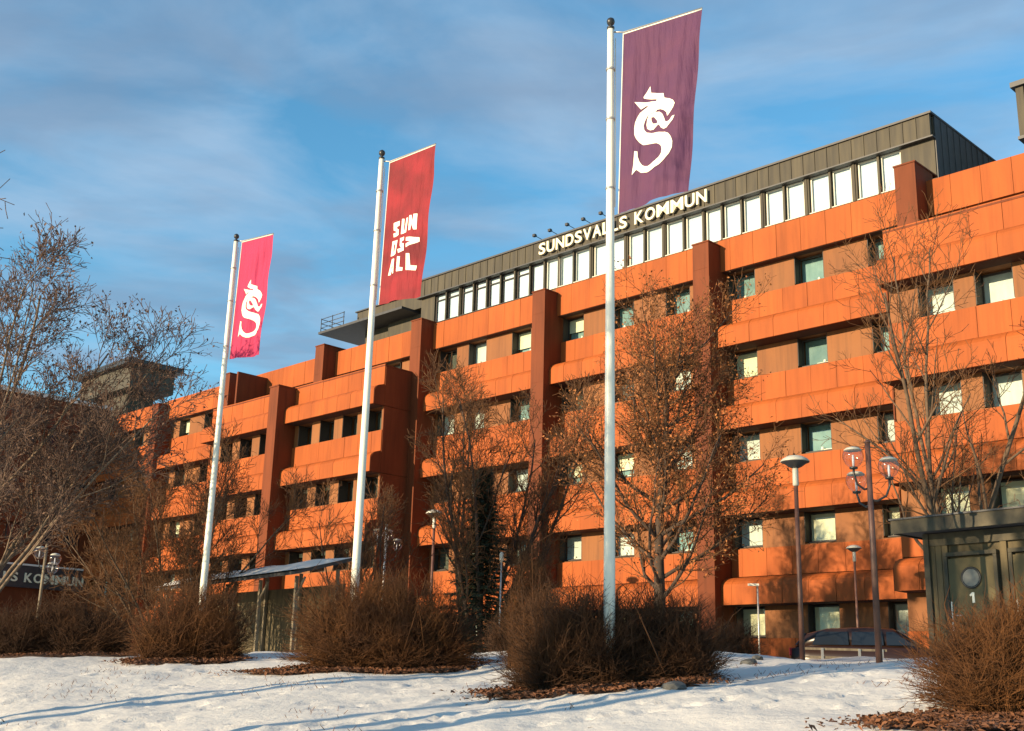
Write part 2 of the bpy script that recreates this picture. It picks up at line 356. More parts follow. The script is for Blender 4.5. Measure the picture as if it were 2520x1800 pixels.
# bays between the pilasters: (left, right, first window, storeys hidden behind the projecting block, style table)
BAYS = [(-26.53, -18.02, (-26.45, -23.33, -20.17), False, styles), (-35.72, -27.33, (-35.82+.0, -32.75, -29.70), False, styles2),
        (-44.44, -36.53, (-45.20+.85, -42.14, -39.06), False, styles3), (-52.81, -45.24, (-51.9, -48.80), True, styles3),
        (-62.35, -53.61, (-61.6, -58.4, -55.3), True, styles3), (-71.30, -63.15, (-70.3, -67.2, -64.5), False, styles2), (-80.45, -72.10, (-79.3, -76.4, -73.4), False, styles2)]
BAYS[1] = (-35.72, -27.33, (-35.70, -32.75, -29.70), False, styles2)
BAYS[2] = (-44.44, -36.53, (-44.30, -42.14, -39.06), False, styles3)
DW, DB = 38.85, 39.6
for bi, (sl_, sr_, ws, blocked, stl) in enumerate(BAYS):
    sl0, sr0 = sl_-.78, sr_+.02               # walls run on behind the pilaster
    q = bm_()
    q.box(sl0, sr0, 38.52, DB, TOPF+.012, TOPZ-.01)                       # parapet core
    lv = [f for f in FL if not blocked]
    tops = [TOPF]+FL
    for k, f in enumerate(tops):
        if blocked and k > 0: break
        hi = f; lo = f-1.2
        op = [(a, a+1.30) for a in ws]
        if blocked: op = [(a, a+1.45) for a in ws]
        wall_band(q, sl0, sr0, lo, hi-.002, DW, DB, op)
        if k < len(FL):
            f2 = FL[k]
            q.box(sl0, sr0, 38.84, DB, f2+1.04, lo)                     # behind the upper panels
            q.box(sl0, sr0, 38.14, DB, f2+.014, f2+.60)                 # behind the bulging panels
        else: q.box(sl0, sr0, 38.90, DB, 1.6, lo)
    bay = q.build('facade_bay', 'brown_cladding', B)
    panel_row(bay, 'parapet_panel', 'parapet', sl_-.12, sr_-.25, 38.45, TOPF)
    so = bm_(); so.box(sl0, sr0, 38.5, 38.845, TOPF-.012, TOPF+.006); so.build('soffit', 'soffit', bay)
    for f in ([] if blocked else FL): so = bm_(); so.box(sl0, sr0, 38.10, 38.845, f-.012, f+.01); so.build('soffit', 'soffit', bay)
    if not blocked:
        for f in FL:
            panel_row(bay, 'upper_panel', 'upper', sl0+.05, sr0-.01, 38.76, f+1.10)
            panel_row(bay, 'bullnose_panel', 'bull', sl0+.05, sr0-.01, 38.00, f)
        panel_row(bay, 'base_panel', 'base', sl0+.05, sr0-.01, 38.80, 2.0)
    for k, f in enumerate(tops):
        if blocked and k > 0: break
        for wi, a in enumerate(ws):
            st = stl.get((k, wi)) or rnd.choice(('teal', 'pale', 'dark', 'half'))
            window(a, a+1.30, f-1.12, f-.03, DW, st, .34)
# parapet going on to the right behind the projecting block, and the roof
q = bm_(); q.box(-18.0, -4, 38.52, DB, TOPF+.01, TOPZ-.01); q.box(-18.0, -4, 38.9, DB, 15, TOPF); bay = q.build('facade_bay', 'brown_cladding', B)
panel_row(bay, 'parapet_panel', 'parapet', -17.6, -4.2, 38.45, TOPF, anchor=-16.62)
q = bm_(); q.box(-80.4, -4, DB, 54, 1.6, 19.6); q.build('building_core', 'roof_felt', B)
q = bm_(); q.box(-80.4, -4, DB+.002, 54, 19.602, 19.72); q.build('flat_roof', 'roof_snow', B)
# pilasters
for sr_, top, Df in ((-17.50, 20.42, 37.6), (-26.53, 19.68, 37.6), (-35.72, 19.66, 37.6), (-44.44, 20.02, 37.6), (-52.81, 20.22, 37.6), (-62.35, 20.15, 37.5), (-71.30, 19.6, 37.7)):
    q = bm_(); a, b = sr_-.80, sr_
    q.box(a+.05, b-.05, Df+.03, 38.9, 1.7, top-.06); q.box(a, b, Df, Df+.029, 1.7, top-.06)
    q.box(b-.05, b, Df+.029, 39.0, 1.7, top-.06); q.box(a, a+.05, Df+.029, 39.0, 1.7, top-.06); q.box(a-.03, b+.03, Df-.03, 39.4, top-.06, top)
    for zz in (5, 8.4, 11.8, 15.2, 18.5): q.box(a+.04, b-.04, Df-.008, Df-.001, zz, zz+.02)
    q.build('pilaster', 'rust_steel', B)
q = bm_(); q.box(-59.75, -59.60, 36.4, 38.5, 17.1, 19.5); q.build('screen_fin', 'rust_steel', B)
# ---- projecting blocks
def block(s0, s1, ws, stf, lend):
    D1 = 35.20; Dw = 35.95
    q = bm_()
    for k, f in enumerate(FL):
        lo = f-1.2
        wall_band(q, s0+.02, s1-.02, lo, f-.002, Dw, Dw+.9, [(a, a+1.25) for a in ws])
        q.box(s0+.02, s1-.02, Dw-.02, Dw+.9, f+1.02, (FL[k-1]-1.2) if k else 17.16)
        q.box(s0+.02, s1-.02, D1+.14, Dw+.9, f+.014, f+.60)
    q.box(s0+.02, s1-.02, Dw+.05, Dw+.9, 1.6, FL[-1]-1.2)
    q.box(s0+.02, s1-.02, Dw+.9, 38.9, 1.6, 17.16)
    bb = q.build('projecting_bay', 'brown_cladding', B)
    q = bm_(); q.box(s0, s1, Dw-.12, 38.42, 17.165, 17.24); q.build('bay_roof', 'rust_steel', bb)
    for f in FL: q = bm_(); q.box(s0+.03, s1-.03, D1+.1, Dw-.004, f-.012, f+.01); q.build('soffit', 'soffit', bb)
    for f in FL:
        panel_row(bb, 'upper_panel', 'upper', s0, s1, Dw-.11, f+1.10, -17.17); panel_row(bb, 'bullnose_panel', 'bull', s0, s1, D1, f, -17.17)
    panel_row(bb, 'base_panel', 'base', s0, s1, Dw-.05, 2.0, -17.17)
    # side cladding, one sheet per storey
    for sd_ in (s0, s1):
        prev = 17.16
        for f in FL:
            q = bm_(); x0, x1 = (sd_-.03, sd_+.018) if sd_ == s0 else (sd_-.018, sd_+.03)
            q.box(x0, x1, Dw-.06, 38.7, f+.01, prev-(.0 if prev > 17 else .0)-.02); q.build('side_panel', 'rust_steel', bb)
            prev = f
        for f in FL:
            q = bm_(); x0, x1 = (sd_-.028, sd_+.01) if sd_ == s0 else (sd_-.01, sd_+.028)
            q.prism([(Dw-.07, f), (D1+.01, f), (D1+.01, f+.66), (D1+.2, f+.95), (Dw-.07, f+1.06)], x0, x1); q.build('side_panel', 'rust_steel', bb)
    for k, f in enumerate(FL):
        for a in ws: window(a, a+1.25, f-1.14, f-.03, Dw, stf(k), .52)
block(-18.0, -8.9, [-16.95, -15.0, -13.05, -11.1], lambda k: 'pale' if k < 2 else 'blind', 0)
block(-61.1, -45.0, [-60.0, -58.0, -56.0, -52.3, -50.35, -48.4, -46.45], lambda k: 'dark' if k == 0 else rnd.choice(('top', 'dark', 'top')), 0)
q = bm_(); q.box(-53.45, -52.62, 34.7, 36.0, 1.7, 17.15); q.box(-53.48, -52.59, 34.66, 36.2, 17.15, 17.22); q.build('pilaster', 'rust_steel', B)
# ---- grey top storey
PENT = [(-45.83, -45.07), (-44.87, -44.08), (-43.74, -42.97), (-42.73, -41.98), (-41.72, -40.93), (-40.75, -39.97), (-39.68, -38.86), (-38.67, -37.90), (-37.65, -36.90), (-36.73, -35.95), (-35.75, -34.95), (-34.56, -33.80), (-33.6, -32.82), (-32.42, -31.64), (-31.4, -30.61), (-30.25, -29.45), (-29.18, -28.4), (-28.1, -27.40), (-27.15, -26.38), (-26.16, -25.42), (-25.04, -24.29), (-24.07, -23.33), (-22.93, -22.17), (-21.93, -21.20), (-20.8, -20.05), (-19.83, -19.09)]
PENT = [(a-.055, b+.055) for a, b in PENT]
q = bm_(); opn = [(a-.03, b+.03) for a, b in PENT]
wall_band(q, -47.0, -17.65, 20.50, 22.13, 39.70, 40.3, opn); q.box(-47.0, -17.65, 39.70, 40.3, 19.5, 20.50); q.box(-47.0, -17.65, 39.70, 40.3, 22.13, 23.02); q.box(-47.0, -17.65, 40.302, 50, 19.73, 22.98)
ph = q.build('penthouse', 'grey_metal', B)
fmesh = MB(); fmesh.box(.008, .52, 0, .10, 0, .90); fmesh.box(.518, .545, -.03, .10, 0, .90); fmesh = fmesh.mesh('fascia_strip', 'grey_metal')
for i in range(54): link('seamed_panel', fmesh, ph, (-47.1+.545*i-S_0, 39.5-D_0, 22.16-Z_0))
q = bm_(); q.box(-47.15, -17.58, 39.42, 50.1, 23.065, 23.15); q.box(-47.15, -17.58, 39.44, 39.72, 22.10, 22.155); q.build('roof_edge', 'dark_metal', ph)
smesh = MB(); smesh.box(0, .04, 0, .50, 0, 3.3); smesh.box(-.02, .06, .50, .53, 0, 3.3); smesh = smesh.mesh('side_strip', 'dark_metal')
for i in range(19): link('side_cladding', smesh, ph, (-17.64-S_0, 39.75+.54*i-D_0, 19.75-Z_0))
q = bm_(); q.box(-19.0, -17.66, 42.5, 50, 23.15, 23.0+.0); 
for i, (a, b) in enumerate(PENT):
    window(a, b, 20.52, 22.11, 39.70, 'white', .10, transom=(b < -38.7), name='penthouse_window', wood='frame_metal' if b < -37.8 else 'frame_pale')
mul = MB(); mul.box(-.045, .045, .06, .098, 20.5-Z_0, 22.1-Z_0); mul = mul.mesh('mullion_post', 'grey_metal')
for (a, b), (c, d) in zip(PENT, PENT[1:]): link('mullion', mul, ph, ((b+c)/2-S_0, 39.60-D_0, 0))
# ---- roof plant rooms
q = bm_(); q.box(-53.5, -47.02, 40.3, 46, 21.95, 22.85); q.box(-53.4, -50.9, 40.9, 45.5, 19.6, 21.75); q.box(-50.9, -47.1, 40.6, 45.5, 19.6, 21.75); pr1 = q.build('roof_plant_room', 'grey_metal', B)
q = bm_(); q.box(-53.6, -47.03, 40.2, 46.1, 22.852, 22.92); q.box(-55.9, -48.2, 39.3, 44.5, 21.76, 21.90); q.build('roof_platform', 'dark_metal', pr1)
q = bm_()
for zz in (22.15, 22.42, 22.70): q.tube([(-55.8, 44, zz), (-55.8, 39.4, zz), (-53.55, 39.4, zz)], .022, 5)
for p in ((-55.8, 39.4), (-55.8, 41), (-55.8, 42.5), (-54.7, 39.4), (-53.6, 39.4)): q.tube([(p[0], p[1], 21.9), (p[0], p[1], 22.75)], .025, 5)
q.build('roof_railing', 'dark_metal', pr1)
q = bm_(); q.box(-50.25, -49.75, 40.2, 40.298, 22.10, 22.24); q.build('wall_lamp', 'print_white', pr1)
q = bm_(); q.box(-88.5, -80.4, 40.0, 43.6, 22.7, 24.4); q.box(-87.5, -82.2, 40.8, 43.0, 19.7, 22.7); pr2 = q.build('roof_plant_room', 'brown_metal', B)
q = bm_(); q.box(-88.9, -80.0, 39.5, 44.1, 24.402, 24.80); q.build('roof_edge', 'black_metal', pr2)
q = bm_(); q.box(-16.15, -15.84, 44.2, 51, 23.35, 25.5); q.box(-15.84, -12.5, 47.5, 51, 19.7, 25.5); pr3 = q.build('roof_plant_room', 'grey_metal', B)
q = bm_(); q.box(-16.3, -12.4, 44.05, 51.2, 25.502, 25.72); q.build('roof_edge', 'dark_metal', pr3)
q = bm_(); q.box(-16.2, -12.4, 44.12, 51.1, 23.22, 23.348); q.build('roof_platform', 'dark_metal', pr3)
lv = MB(); lv.box(0, .06, 0, 6.6, 0, .36); lv = lv.mesh('louvre', 'dark_metal')
for i in range(4): link('louvre', lv, pr3, (-15.835-S_0, 44.35-D_0, 23.42+.52*i-Z_0), (0, .25, 0))
# ---- entrance wing, perpendicular to the long block and in its own shade
EW = empty('entrance_wing', world(-86, 20, Z_0), -AZ, label='shaded dark red wing with the lettered entrance canopy at the left', cat='building')
OFE = (-86, 20, Z_0)
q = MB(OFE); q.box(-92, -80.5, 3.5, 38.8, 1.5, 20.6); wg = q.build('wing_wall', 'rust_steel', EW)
q = MB(OFE); q.box(-92.2, -80.3, 3.3, 38.82, 20.602, 20.9); q.build('wing_roof', 'roof_snow', EW)
for f in (4.95, 11.74, 15.13, 18.5):
    if f != 4.95:
        o = MB(OFE)
        for k in range(28): o.box(-80.497, -79.95, 10.2+k*1.02, 10.2+k*1.02+1.0, f, f+1.2)
        o.build('band', 'rust_steel', EW)  # rust tone instead of orange, putting the wing's shade into the colour
    for k in range(13):
        w_ = MB(OFE); d0 = 12.6+k*1.98
        w_.box(-80.499, -80.42, d0, d0+1.2, f-1.15, f-.05); wo = w_.build('window', 'frame_metal', EW)
        w_ = MB(OFE); w_.box(-80.419, -80.41, d0+.06, d0+1.14, f-1.09, f-.11); w_.build('pane', 'car_glass', wo)
q = MB(OFE); q.box(-80.49, -80.12, 14, 38.4, 7.45, 8.90); cn = q.build('canopy', 'dark_metal', EW)
q = MB(OFE); q.box(-80.49, -80.05, 13.9, 38.45, 8.902, 9.02); q.build('canopy_snow', 'roof_snow', cn)
# ------------------------------------------------------------------ lettering
LW = dict(S=.52, U=.62, N=.65, D=.60, V=.60, A=.62, L=.50, K=.62, O=.68, M=.82)
GL = {}
def glyph(ch):
    if ch not in GL:
        cu = bpy.data.curves.new('glyph', 'FONT'); cu.body = ch; cu.size = 1; cu.offset = .022; cu.extrude = .05; cu.resolution_u = 4
        to = bpy.data.objects.new('glyph', cu); col.objects.link(to); dg = bpy.context.evaluated_depsgraph_get(); dg.update()
        me = bpy.data.meshes.new_from_object(to.evaluated_get(dg)); bpy.data.objects.remove(to)
        xs = [v.co.x for v in me.vertices]; ys = [v.co.y for v in me.vertices]
        x0, x1, y0, y1 = min(xs), max(xs), min(ys), max(ys)
        GL[ch] = [((v.co.x-x0)/(x1-x0), (v.co.y-y0)/(y1-y0), v.co.z/.05) for v in me.vertices], [tuple(p.vertices) for p in me.polygons]
        bpy.data.meshes.remove(me)
    return GL[ch]
def lettering(root, text, total, h, depth, m):
    gap, sp = .10, .42; tot = sum(sp if c == ' ' else LW[c]+gap for c in text)-gap; k = total/tot; x = 0
    for c in text:
        if c == ' ': x += sp*k; continue
        w = LW[c]*k; vs_, fs_ = glyph(c)
        me = bpy.data.meshes.new('letter'); me.from_pydata([(x+a*w, -b_*depth/2, z*h) for a, z, b_ in vs_], [], fs_); me.materials.append(MATS[m])
        link('letter', me, root); x += (LW[c]+gap)*k
rs = empty('rooftop_sign', world(-37.83, 39.36, 22.30), -AZ, label='cream capital letters SUNDSVALLS KOMMUN mounted along the grey top storey', cat='sign')
lettering(rs, 'SUNDSVALLS KOMMUN', 10.05, .60, .10, 'letter_white')
es = empty('entrance_sign', world(-80.08, 27.7, 7.80), -AZ+pi/2, label='white capital letters SUNDSVALLS KOMMUN on the dark entrance canopy at left', cat='sign')
lettering(es, 'SUNDSVALLS KOMMUN', 10.4, .62, .06, 'letter_white')
# sign floodlights on the roof edge
fl0 = None
for i, s_ in enumerate((-38.4, -37.35, -36.2, -35.16, -34.05)):
    if fl0 is None:
        fl0 = empty('sign_floodlight')
        q = MB(); q.tube([(0, .5, -.40), (0, .25, -.05), (0, -.3, .0)], .018, 5); q.build('arm', 'black_metal', fl0)
        q = MB(); q.box(-.08, .08, -.40, -.26, -.065, .065); q.box(-.05, .05, -.26, -.2, -.04, .04); q.build('lamp_head', 'black_metal', fl0)
        o = fl0
    else: o = copy_tree(fl0)
    o.location = world(s_, 39.9, 23.57); o.rotation_euler = (0, 0, -AZ)
    names = ('first', 'second', 'third', 'fourth', 'fifth', 'sixth', 'seventh')
    tag(o, 'small black floodlight above the rooftop letters, %s from the left' % names[i], 'floodlight', 'floodlights on the roof edge above the sign')

# ------------------------------------------------------------------ flagpoles and flags
EMB1 = [(0.308, 0.405), (0.396, 0.358), (0.413, 0.398), (0.58, 0.421), (0.593, 0.447), (0.666, 0.462), (0.726, 0.483), (0.754, 0.503), (0.736, 0.526), (0.697, 0.545), (0.656, 0.559), (0.637, 0.534), (0.599, 0.517), (0.552, 0.505), (0.506, 0.501), (0.473, 0.511), (0.386, 0.51), (0.357, 0.522), (0.33, 0.54), (0.316, 0.563), (0.326, 0.586), (0.366, 0.607), (0.444, 0.623), (0.569, 0.637), (0.647, 0.648), (0.704, 0.665), (0.742, 0.687), (0.766, 0.715), (0.763, 0.748), (0.728, 0.775), (0.669, 0.798), (0.594, 0.819), (0.501, 0.832), (0.414, 0.832), (0.311, 0.818), (0.249, 0.796), (0.193, 0.82), (0.208, 0.766), (0.213, 0.692), (0.252, 0.697), (0.258, 0.726), (0.281, 0.754), (0.318, 0.777), (0.363, 0.791), (0.419, 0.8), (0.481, 0.798), (0.543, 0.791), (0.588, 0.778), (0.617, 0.76), (0.623, 0.74), (0.611, 0.721), (0.586, 0.708), (0.546, 0.697), (0.483, 0.687), (0.397, 0.677), (0.318, 0.667), (0.271, 0.65), (0.23, 0.626), (0.206, 0.601), (0.202, 0.566), (0.211, 0.536), (0.235, 0.512), (0.27, 0.489), (0.322, 0.474), (0.385, 0.464), (0.343, 0.459), (0.28, 0.471), (0.193, 0.421), (0.379, 0.443), (0.485, 0.452), (0.491, 0.442), (0.423, 0.435), (0.312, 0.413)]
EMB2 = [(0.39, 0.511), (0.447, 0.514), (0.484, 0.511), (0.538, 0.518), (0.578, 0.533), (0.608, 0.558), (0.63, 0.583), (0.662, 0.593), (0.701, 0.592), (0.736, 0.575), (0.77, 0.573), (0.747, 0.598), (0.704, 0.614), (0.667, 0.626), (0.621, 0.626), (0.581, 0.613), (0.556, 0.595), (0.536, 0.589), (0.495, 0.599), (0.466, 0.607), (0.419, 0.603), (0.371, 0.586), (0.357, 0.562), (0.366, 0.535)]
EMB3 = [(0.426, 0.534), (0.465, 0.536), (0.522, 0.568), (0.516, 0.58), (0.454, 0.572), (0.432, 0.554)]
LET = [[[(0.203, 0.455), (0.349, 0.452), (0.358, 0.485), (0.293, 0.488), (0.297, 0.501), (0.345, 0.512), (0.357, 0.552), (0.23, 0.555), (0.217, 0.527), (0.284, 0.527), (0.281, 0.518), (0.217, 0.506)]], [[(0.403, 0.445), (0.454, 0.448), (0.469, 0.532), (0.504, 0.532), (0.511, 0.45), (0.562, 0.452), (0.557, 0.553), (0.413, 0.551)]], [[(0.584, 0.441), (0.635, 0.442), (0.685, 0.491), (0.677, 0.44), (0.748, 0.441), (0.765, 0.549), (0.713, 0.548), (0.658, 0.502), (0.657, 0.547), (0.605, 0.545)]], [[(0.206, 0.58), (0.351, 0.585), (0.342, 0.682), (0.192, 0.683)], [(0.254, 0.605), (0.295, 0.607), (0.289, 0.657), (0.252, 0.657)]], [[(0.41, 0.578), (0.518, 0.579), (0.525, 0.603), (0.459, 0.605), (0.462, 0.616), (0.532, 0.627), (0.547, 0.675), (0.408, 0.679), (0.385, 0.652), (0.473, 0.65), (0.427, 0.634)]], [[(0.572, 0.588), (0.829, 0.605), (0.833, 0.632), (0.588, 0.657), (0.58, 0.632), (0.691, 0.625), (0.574, 0.612)]], [[(0.234, 0.704), (0.318, 0.708), (0.343, 0.812), (0.29, 0.81), (0.283, 0.791), (0.248, 0.79), (0.238, 0.812), (0.17, 0.812)], [(0.248, 0.755), (0.28, 0.756), (0.281, 0.773), (0.239, 0.771)]], [[(0.4, 0.702), (0.469, 0.709), (0.475, 0.781), (0.544, 0.786), (0.541, 0.808), (0.409, 0.805)]], [[(0.601, 0.698), (0.675, 0.703), (0.694, 0.78), (0.806, 0.787), (0.795, 0.817), (0.614, 0.808)]]]
def flagpole(base, top, kr, label):
    r = empty('flagpole', base, label=label, cat='flagpole', group='white flagpoles in a row on the slope')
    tip = Vector(top)-Vector(base)
    q = MB(); n = 14; q.tube([tip*(i/n) for i in range(n+1)], [(.085-.033*i/n)*kr for i in range(n+1)], 14); q.build('shaft', 'pole_white', r)
    q = MB(); q.lathe([(.055, 0), (.060, .02), (.060, .04), (.04, .05), (.018, .06), (.025, .075), (.055, .10), (.066, .14), (.055, .18), (.025, .203), (.001, .206)], tip, 14); q.build('finial', 'black_metal', r)
    for k in (.93, .845, .73):
        q = MB(); q.lathe([(.062*kr, -.014), (.074*kr, -.014), (.074*kr, .014), (.062*kr, .014)], tip*k, 12); q.build('collar', 'steel', r)
    q = MB(); q.tube([tip*.985+Vector((.075, .0, 0)), tip*.70+Vector((.07, -.02, 0))], .009, 5); q.build('halyard', 'pole_white', r)
    return r
def flag(TL, az, w, h, dBL, dBR, cloth, label, group, ph, emblem, arm_from):
    d = Vector((sin(radians(az)), cos(radians(az)), 0)); TL = Vector(TL); TR = TL+d*w
    BL = TL+Vector((0, 0, -h))+Vector(dBL); BR = TR+Vector((0, 0, -h))+Vector(dBR); nr = Vector((d.y, -d.x, 0))
    if nr.y > 0: nr = -nr
    def P(u, v, off=0):
        p = TL*(1-u)*(1-v)+TR*u*(1-v)+BR*u*v+BL*(1-u)*v
        a = .034*sin(u*8.5+v*2.2+ph)*(.35+v)+.013*sin(u*19-v*3+ph*2)*(.5+.5*v)+.0045*sin(u*41+v*6+ph)+.07*v*sin(u*3+ph)*.6
        a += .02*sin(v*14+u*6+ph)*u
        return p+nr*(a*min(1, (u*6))*min(1, v*5+.05)+off)-TL
    r = empty('flag', TL, label=label, cat='flag', group=group)
    def shell(nu, nv, f):
        vs_ = [f(i/nu, j/nv) for j in range(nv+1) for i in range(nu+1)]
        return [tuple(p) for p in vs_], [(j*(nu+1)+i, j*(nu+1)+i+1, (j+1)*(nu+1)+i+1, (j+1)*(nu+1)+i) for j in range(nv) for i in range(nu)]
    q = MB(); vs_, fs_ = shell(48, 70, lambda u, v: P(u, v)); q._add(vs_, fs_, True); q.build('cloth', cloth, r)
    q = MB(); q.tube([P(u/10, .004, 0) for u in range(11)], .012, 5); q.tube([P(.0, v/10, 0) for v in range(11)], .010, 5); q.build('hem', 'pole_white', r)
    q = MB(); q.tube([P(0, 0)+Vector((-arm_from, 0, .02)), P(0, 0)+Vector((0, 0, .02)), P(1, 0)+Vector((0, 0, .01))], .014, 6); q.build('arm', 'steel', r)
    for name, loops in emblem:                       # flat print conforming to the cloth
        bm = bmesh.new()
        es_ = []
        for lp in loops:
            vv = [bm.verts.new((u, v, 0)) for u, v in lp]
            for a, b in zip(vv, vv[1:]+vv[:1]): es_.append(bm.edges.new((a, b)))
        bmesh.ops.triangle_fill(bm, use_beauty=True, use_dissolve=False, edges=es_)
        us = [v.co.x for v in bm.verts]; vv_ = [v.co.y for v in bm.verts]
        for k in range(int(min(us)*48), int(max(us)*48)+2): bmesh.ops.bisect_plane(bm, geom=bm.verts[:]+bm.edges[:]+bm.faces[:], plane_co=(k/48, 0, 0), plane_no=(1, 0, 0))
        for k in range(int(min(vv_)*70), int(max(vv_)*70)+2): bmesh.ops.bisect_plane(bm, geom=bm.verts[:]+bm.edges[:]+bm.faces[:], plane_co=(0, k/70, 0), plane_no=(0, 1, 0))
        bm.verts.ensure_lookup_table(); q = MB()
        for off in (.008, -.008):
            q._add([tuple(P(v.co.x, v.co.y, off)) for v in bm.verts], [tuple(v.index for v in f.verts) for f in bm.faces], True) if not bm.verts.index_update() else None
        bm.free(); q.build(name, 'print_white', r)
    return r
E3 = [('dragon_emblem', [EMB1]), ('dragon_emblem', [EMB2, EMB3])]
ftop = [(1.41, 16.5, 11.80), (-2.76, 22, 12.05), (-6.94, 27.5, 12.30)]
for (x, y, z), dx, lab in zip(ftop, (.02, -.02, .0), ('tall white flagpole carrying the purple flag, nearest of the three', 'white flagpole carrying the dark red lettered flag, middle one', 'white flagpole carrying the pink flag, farthest and smallest')):
    flagpole((x+dx, y, ground_z(x, y)-.05), (x, y, z-.12), 1.0, lab)
flag((1.61, 16.5, 11.62), 124, 1.35, 3.06, (-.07, 0, 0), (-.27, 0, .08), 'purple_cloth', 'purple flag with a cream dragon-headed S emblem on the nearest flagpole', 'municipal flags on the flagpoles', .3, E3, .18)
flag((-2.59, 22, 11.87), 132, 1.32, 3.05, (-.05, 0, 0), (-.18, 0, -.08), 'red_cloth', 'dark red flag reading SUN DS> ALL on the middle flagpole', 'municipal flags on the flagpoles', 1.7, [('letter', l) for l in LET], .17)
flag((-6.79, 27.5, 12.18), 124, 1.08, 3.03, (-.04, 0, 0), (-.09, 0, -.04), 'pink_cloth', 'pink flag with a white dragon-headed S emblem on the farthest flagpole', 'municipal flags on the flagpoles', 3.1, [(nm_, [[(.5+(u-.47)*1.12+.03, .5+(v-.5)*1.02) for u, v in lp] for lp in lps]) for nm_, lps in E3], .15)

# ------------------------------------------------------------------ street lamps
def mushroom_lamp(x, y, h, k, label, pole='pole_dark', group='mushroom topped path lamps', lean=0):
    r = empty('street_lamp', (x, y, ground_z(x, y)-.05), label=label, cat='street lamp', group=group)
    q = MB(); q.tube([(0, 0, 0), (lean*.3, 0, h*.3), (lean, 0, h-.62*k)], [.055*k, .05*k, .042*k], 10); q.build('pole', pole, r)
    q = MB(); q.lathe([(.05*k, -.62*k), (.062*k, -.60*k), (.062*k, -.28*k), (.05*k, -.25*k)], (lean, 0, h), 12); q.build('lamp_neck', 'lamp_cap', r)
    q = MB(); q.lathe([(.06*k, -.26*k), (.13*k, -.23*k), (.24*k, -.15*k), (.285*k, -.135*k)], (lean, 0, h), 20); q.build('lamp_underside', 'dark_metal', r)
    q = MB(); q.lathe([(.29*k, -.135*k), (.295*k, -.12*k), (.25*k, -.07*k), (.16*k, -.02*k), (.06*k, 0), (.001, .004)], (lean, 0, h), 20); q.build('lamp_shade', 'lamp_cap', r)
    return r
mushroom_lamp(6.05, 24.6, 6.62-ground_z(6.05, 24.6), 1.05, 'mushroom lamp with a pale domed cap on a dark red pole by the snow crest')
mushroom_lamp(10.4, 35.5, 6.14-ground_z(10.4, 35.5), .80, 'smaller mushroom lamp on a thin pole between the dark globe lamp and the building')
mushroom_lamp(-2.80, 45.0, 8.25-ground_z(-2.8, 45), 1.15, 'dark capped mushroom lamp seen behind bare branches left of the spruce', pole='pole_dark')
def globe_lamp(x, y, h, R, arms, label, pole, k=1.0):
    r = empty('globe_lamp', (x, y, ground_z(x, y)-.05), label=label, cat='street lamp', group='clustered globe lamps')
    q = MB(); q.tube([(0, 0, 0), (0, 0, h*.5), (0, 0, h)], [.052*k, .047*k, .042*k], 10); q.lathe([(.045*k, 0), (.05*k, .02), (.02*k, .05)], (0, 0, h), 10); q.build('pole', pole, r)
    for (ax, ay, gz, az_) in arms:                    # globe centre offset and arm root height
        q = MB(); b = gz-R*1.15
        q.tube([(0, 0, az_), (ax*.35, ay*.35, az_-.02), (ax*.8, ay*.8, az_+.06), (ax, ay, az_+.22), (ax, ay, b)], .018*k, 6); q.build('arm', 'black_metal', r)
        q = MB(); q.lathe([(R*.30, -R*1.12), (R*.36, -R*1.02), (R*.72, -R*.72), (R*.97, -R*.2), (R, .1*R), (R*.94, R*.42), (R*.80, R*.62)], (ax, ay, gz), 18); gl_ = q.build('globe', 'globe_glass', r)
        q = MB(); q.lathe([(R*.83, R*.60), (R*.86, R*.66), (R*.6, R*.86), (R*.2, R*.97), (.002, R)], (ax, ay, gz), 18); q.build('globe_cap', 'lamp_cap', gl_)
        q = MB(); q.lathe([(R*.10, -R*.95), (R*.12, -R*.3), (R*.10, R*.15), (.002, R*.2)], (ax, ay, gz), 10); q.build('bulb', 'sky_white', gl_)
        q = MB(); q.lathe([(R*.32, -R*1.2), (R*.40, -R*1.16), (R*.40, -R*1.0), (R*.30, -R*.98)], (ax, ay, gz), 12); q.build('globe_holder', 'black_metal', gl_)
    return r
gz0 = ground_z(5.66, 18.3)
globe_lamp(5.66, 18.3, 5.53-gz0+.05, .165, [(-.23, .03, 5.36-gz0, 4.86-gz0), (.30, -.05, 5.20-gz0, 4.68-gz0), (-.12, .30, 5.02-gz0, 4.60-gz0)], 'dark pole with three clear globe lamps standing in the snow beside the hut', 'pole_dark')
gz1 = ground_z(-4.3, 42)
globe_lamp(-4.3, 42, 5.15, .20, [(-.30, 0, 4.83, 4.25), (.40, 0, 4.50, 3.9), (.05, .3, 4.85, 4.3)], 'clustered globe lamp on a grey pole between the middle flagpole and the block', 'steel', 1.1)
gz2 = ground_z(-14.9, 38.5)
globe_lamp(-14.9, 38.5, 3.85, .19, [(-.20, 0, 3.62, 3.1), (.32, .0, 3.40, 2.9), (.16, .3, 3.15, 2.7)], 'clustered globe lamp in front of the lettered entrance canopy at far left', 'wood_post', 1.1)
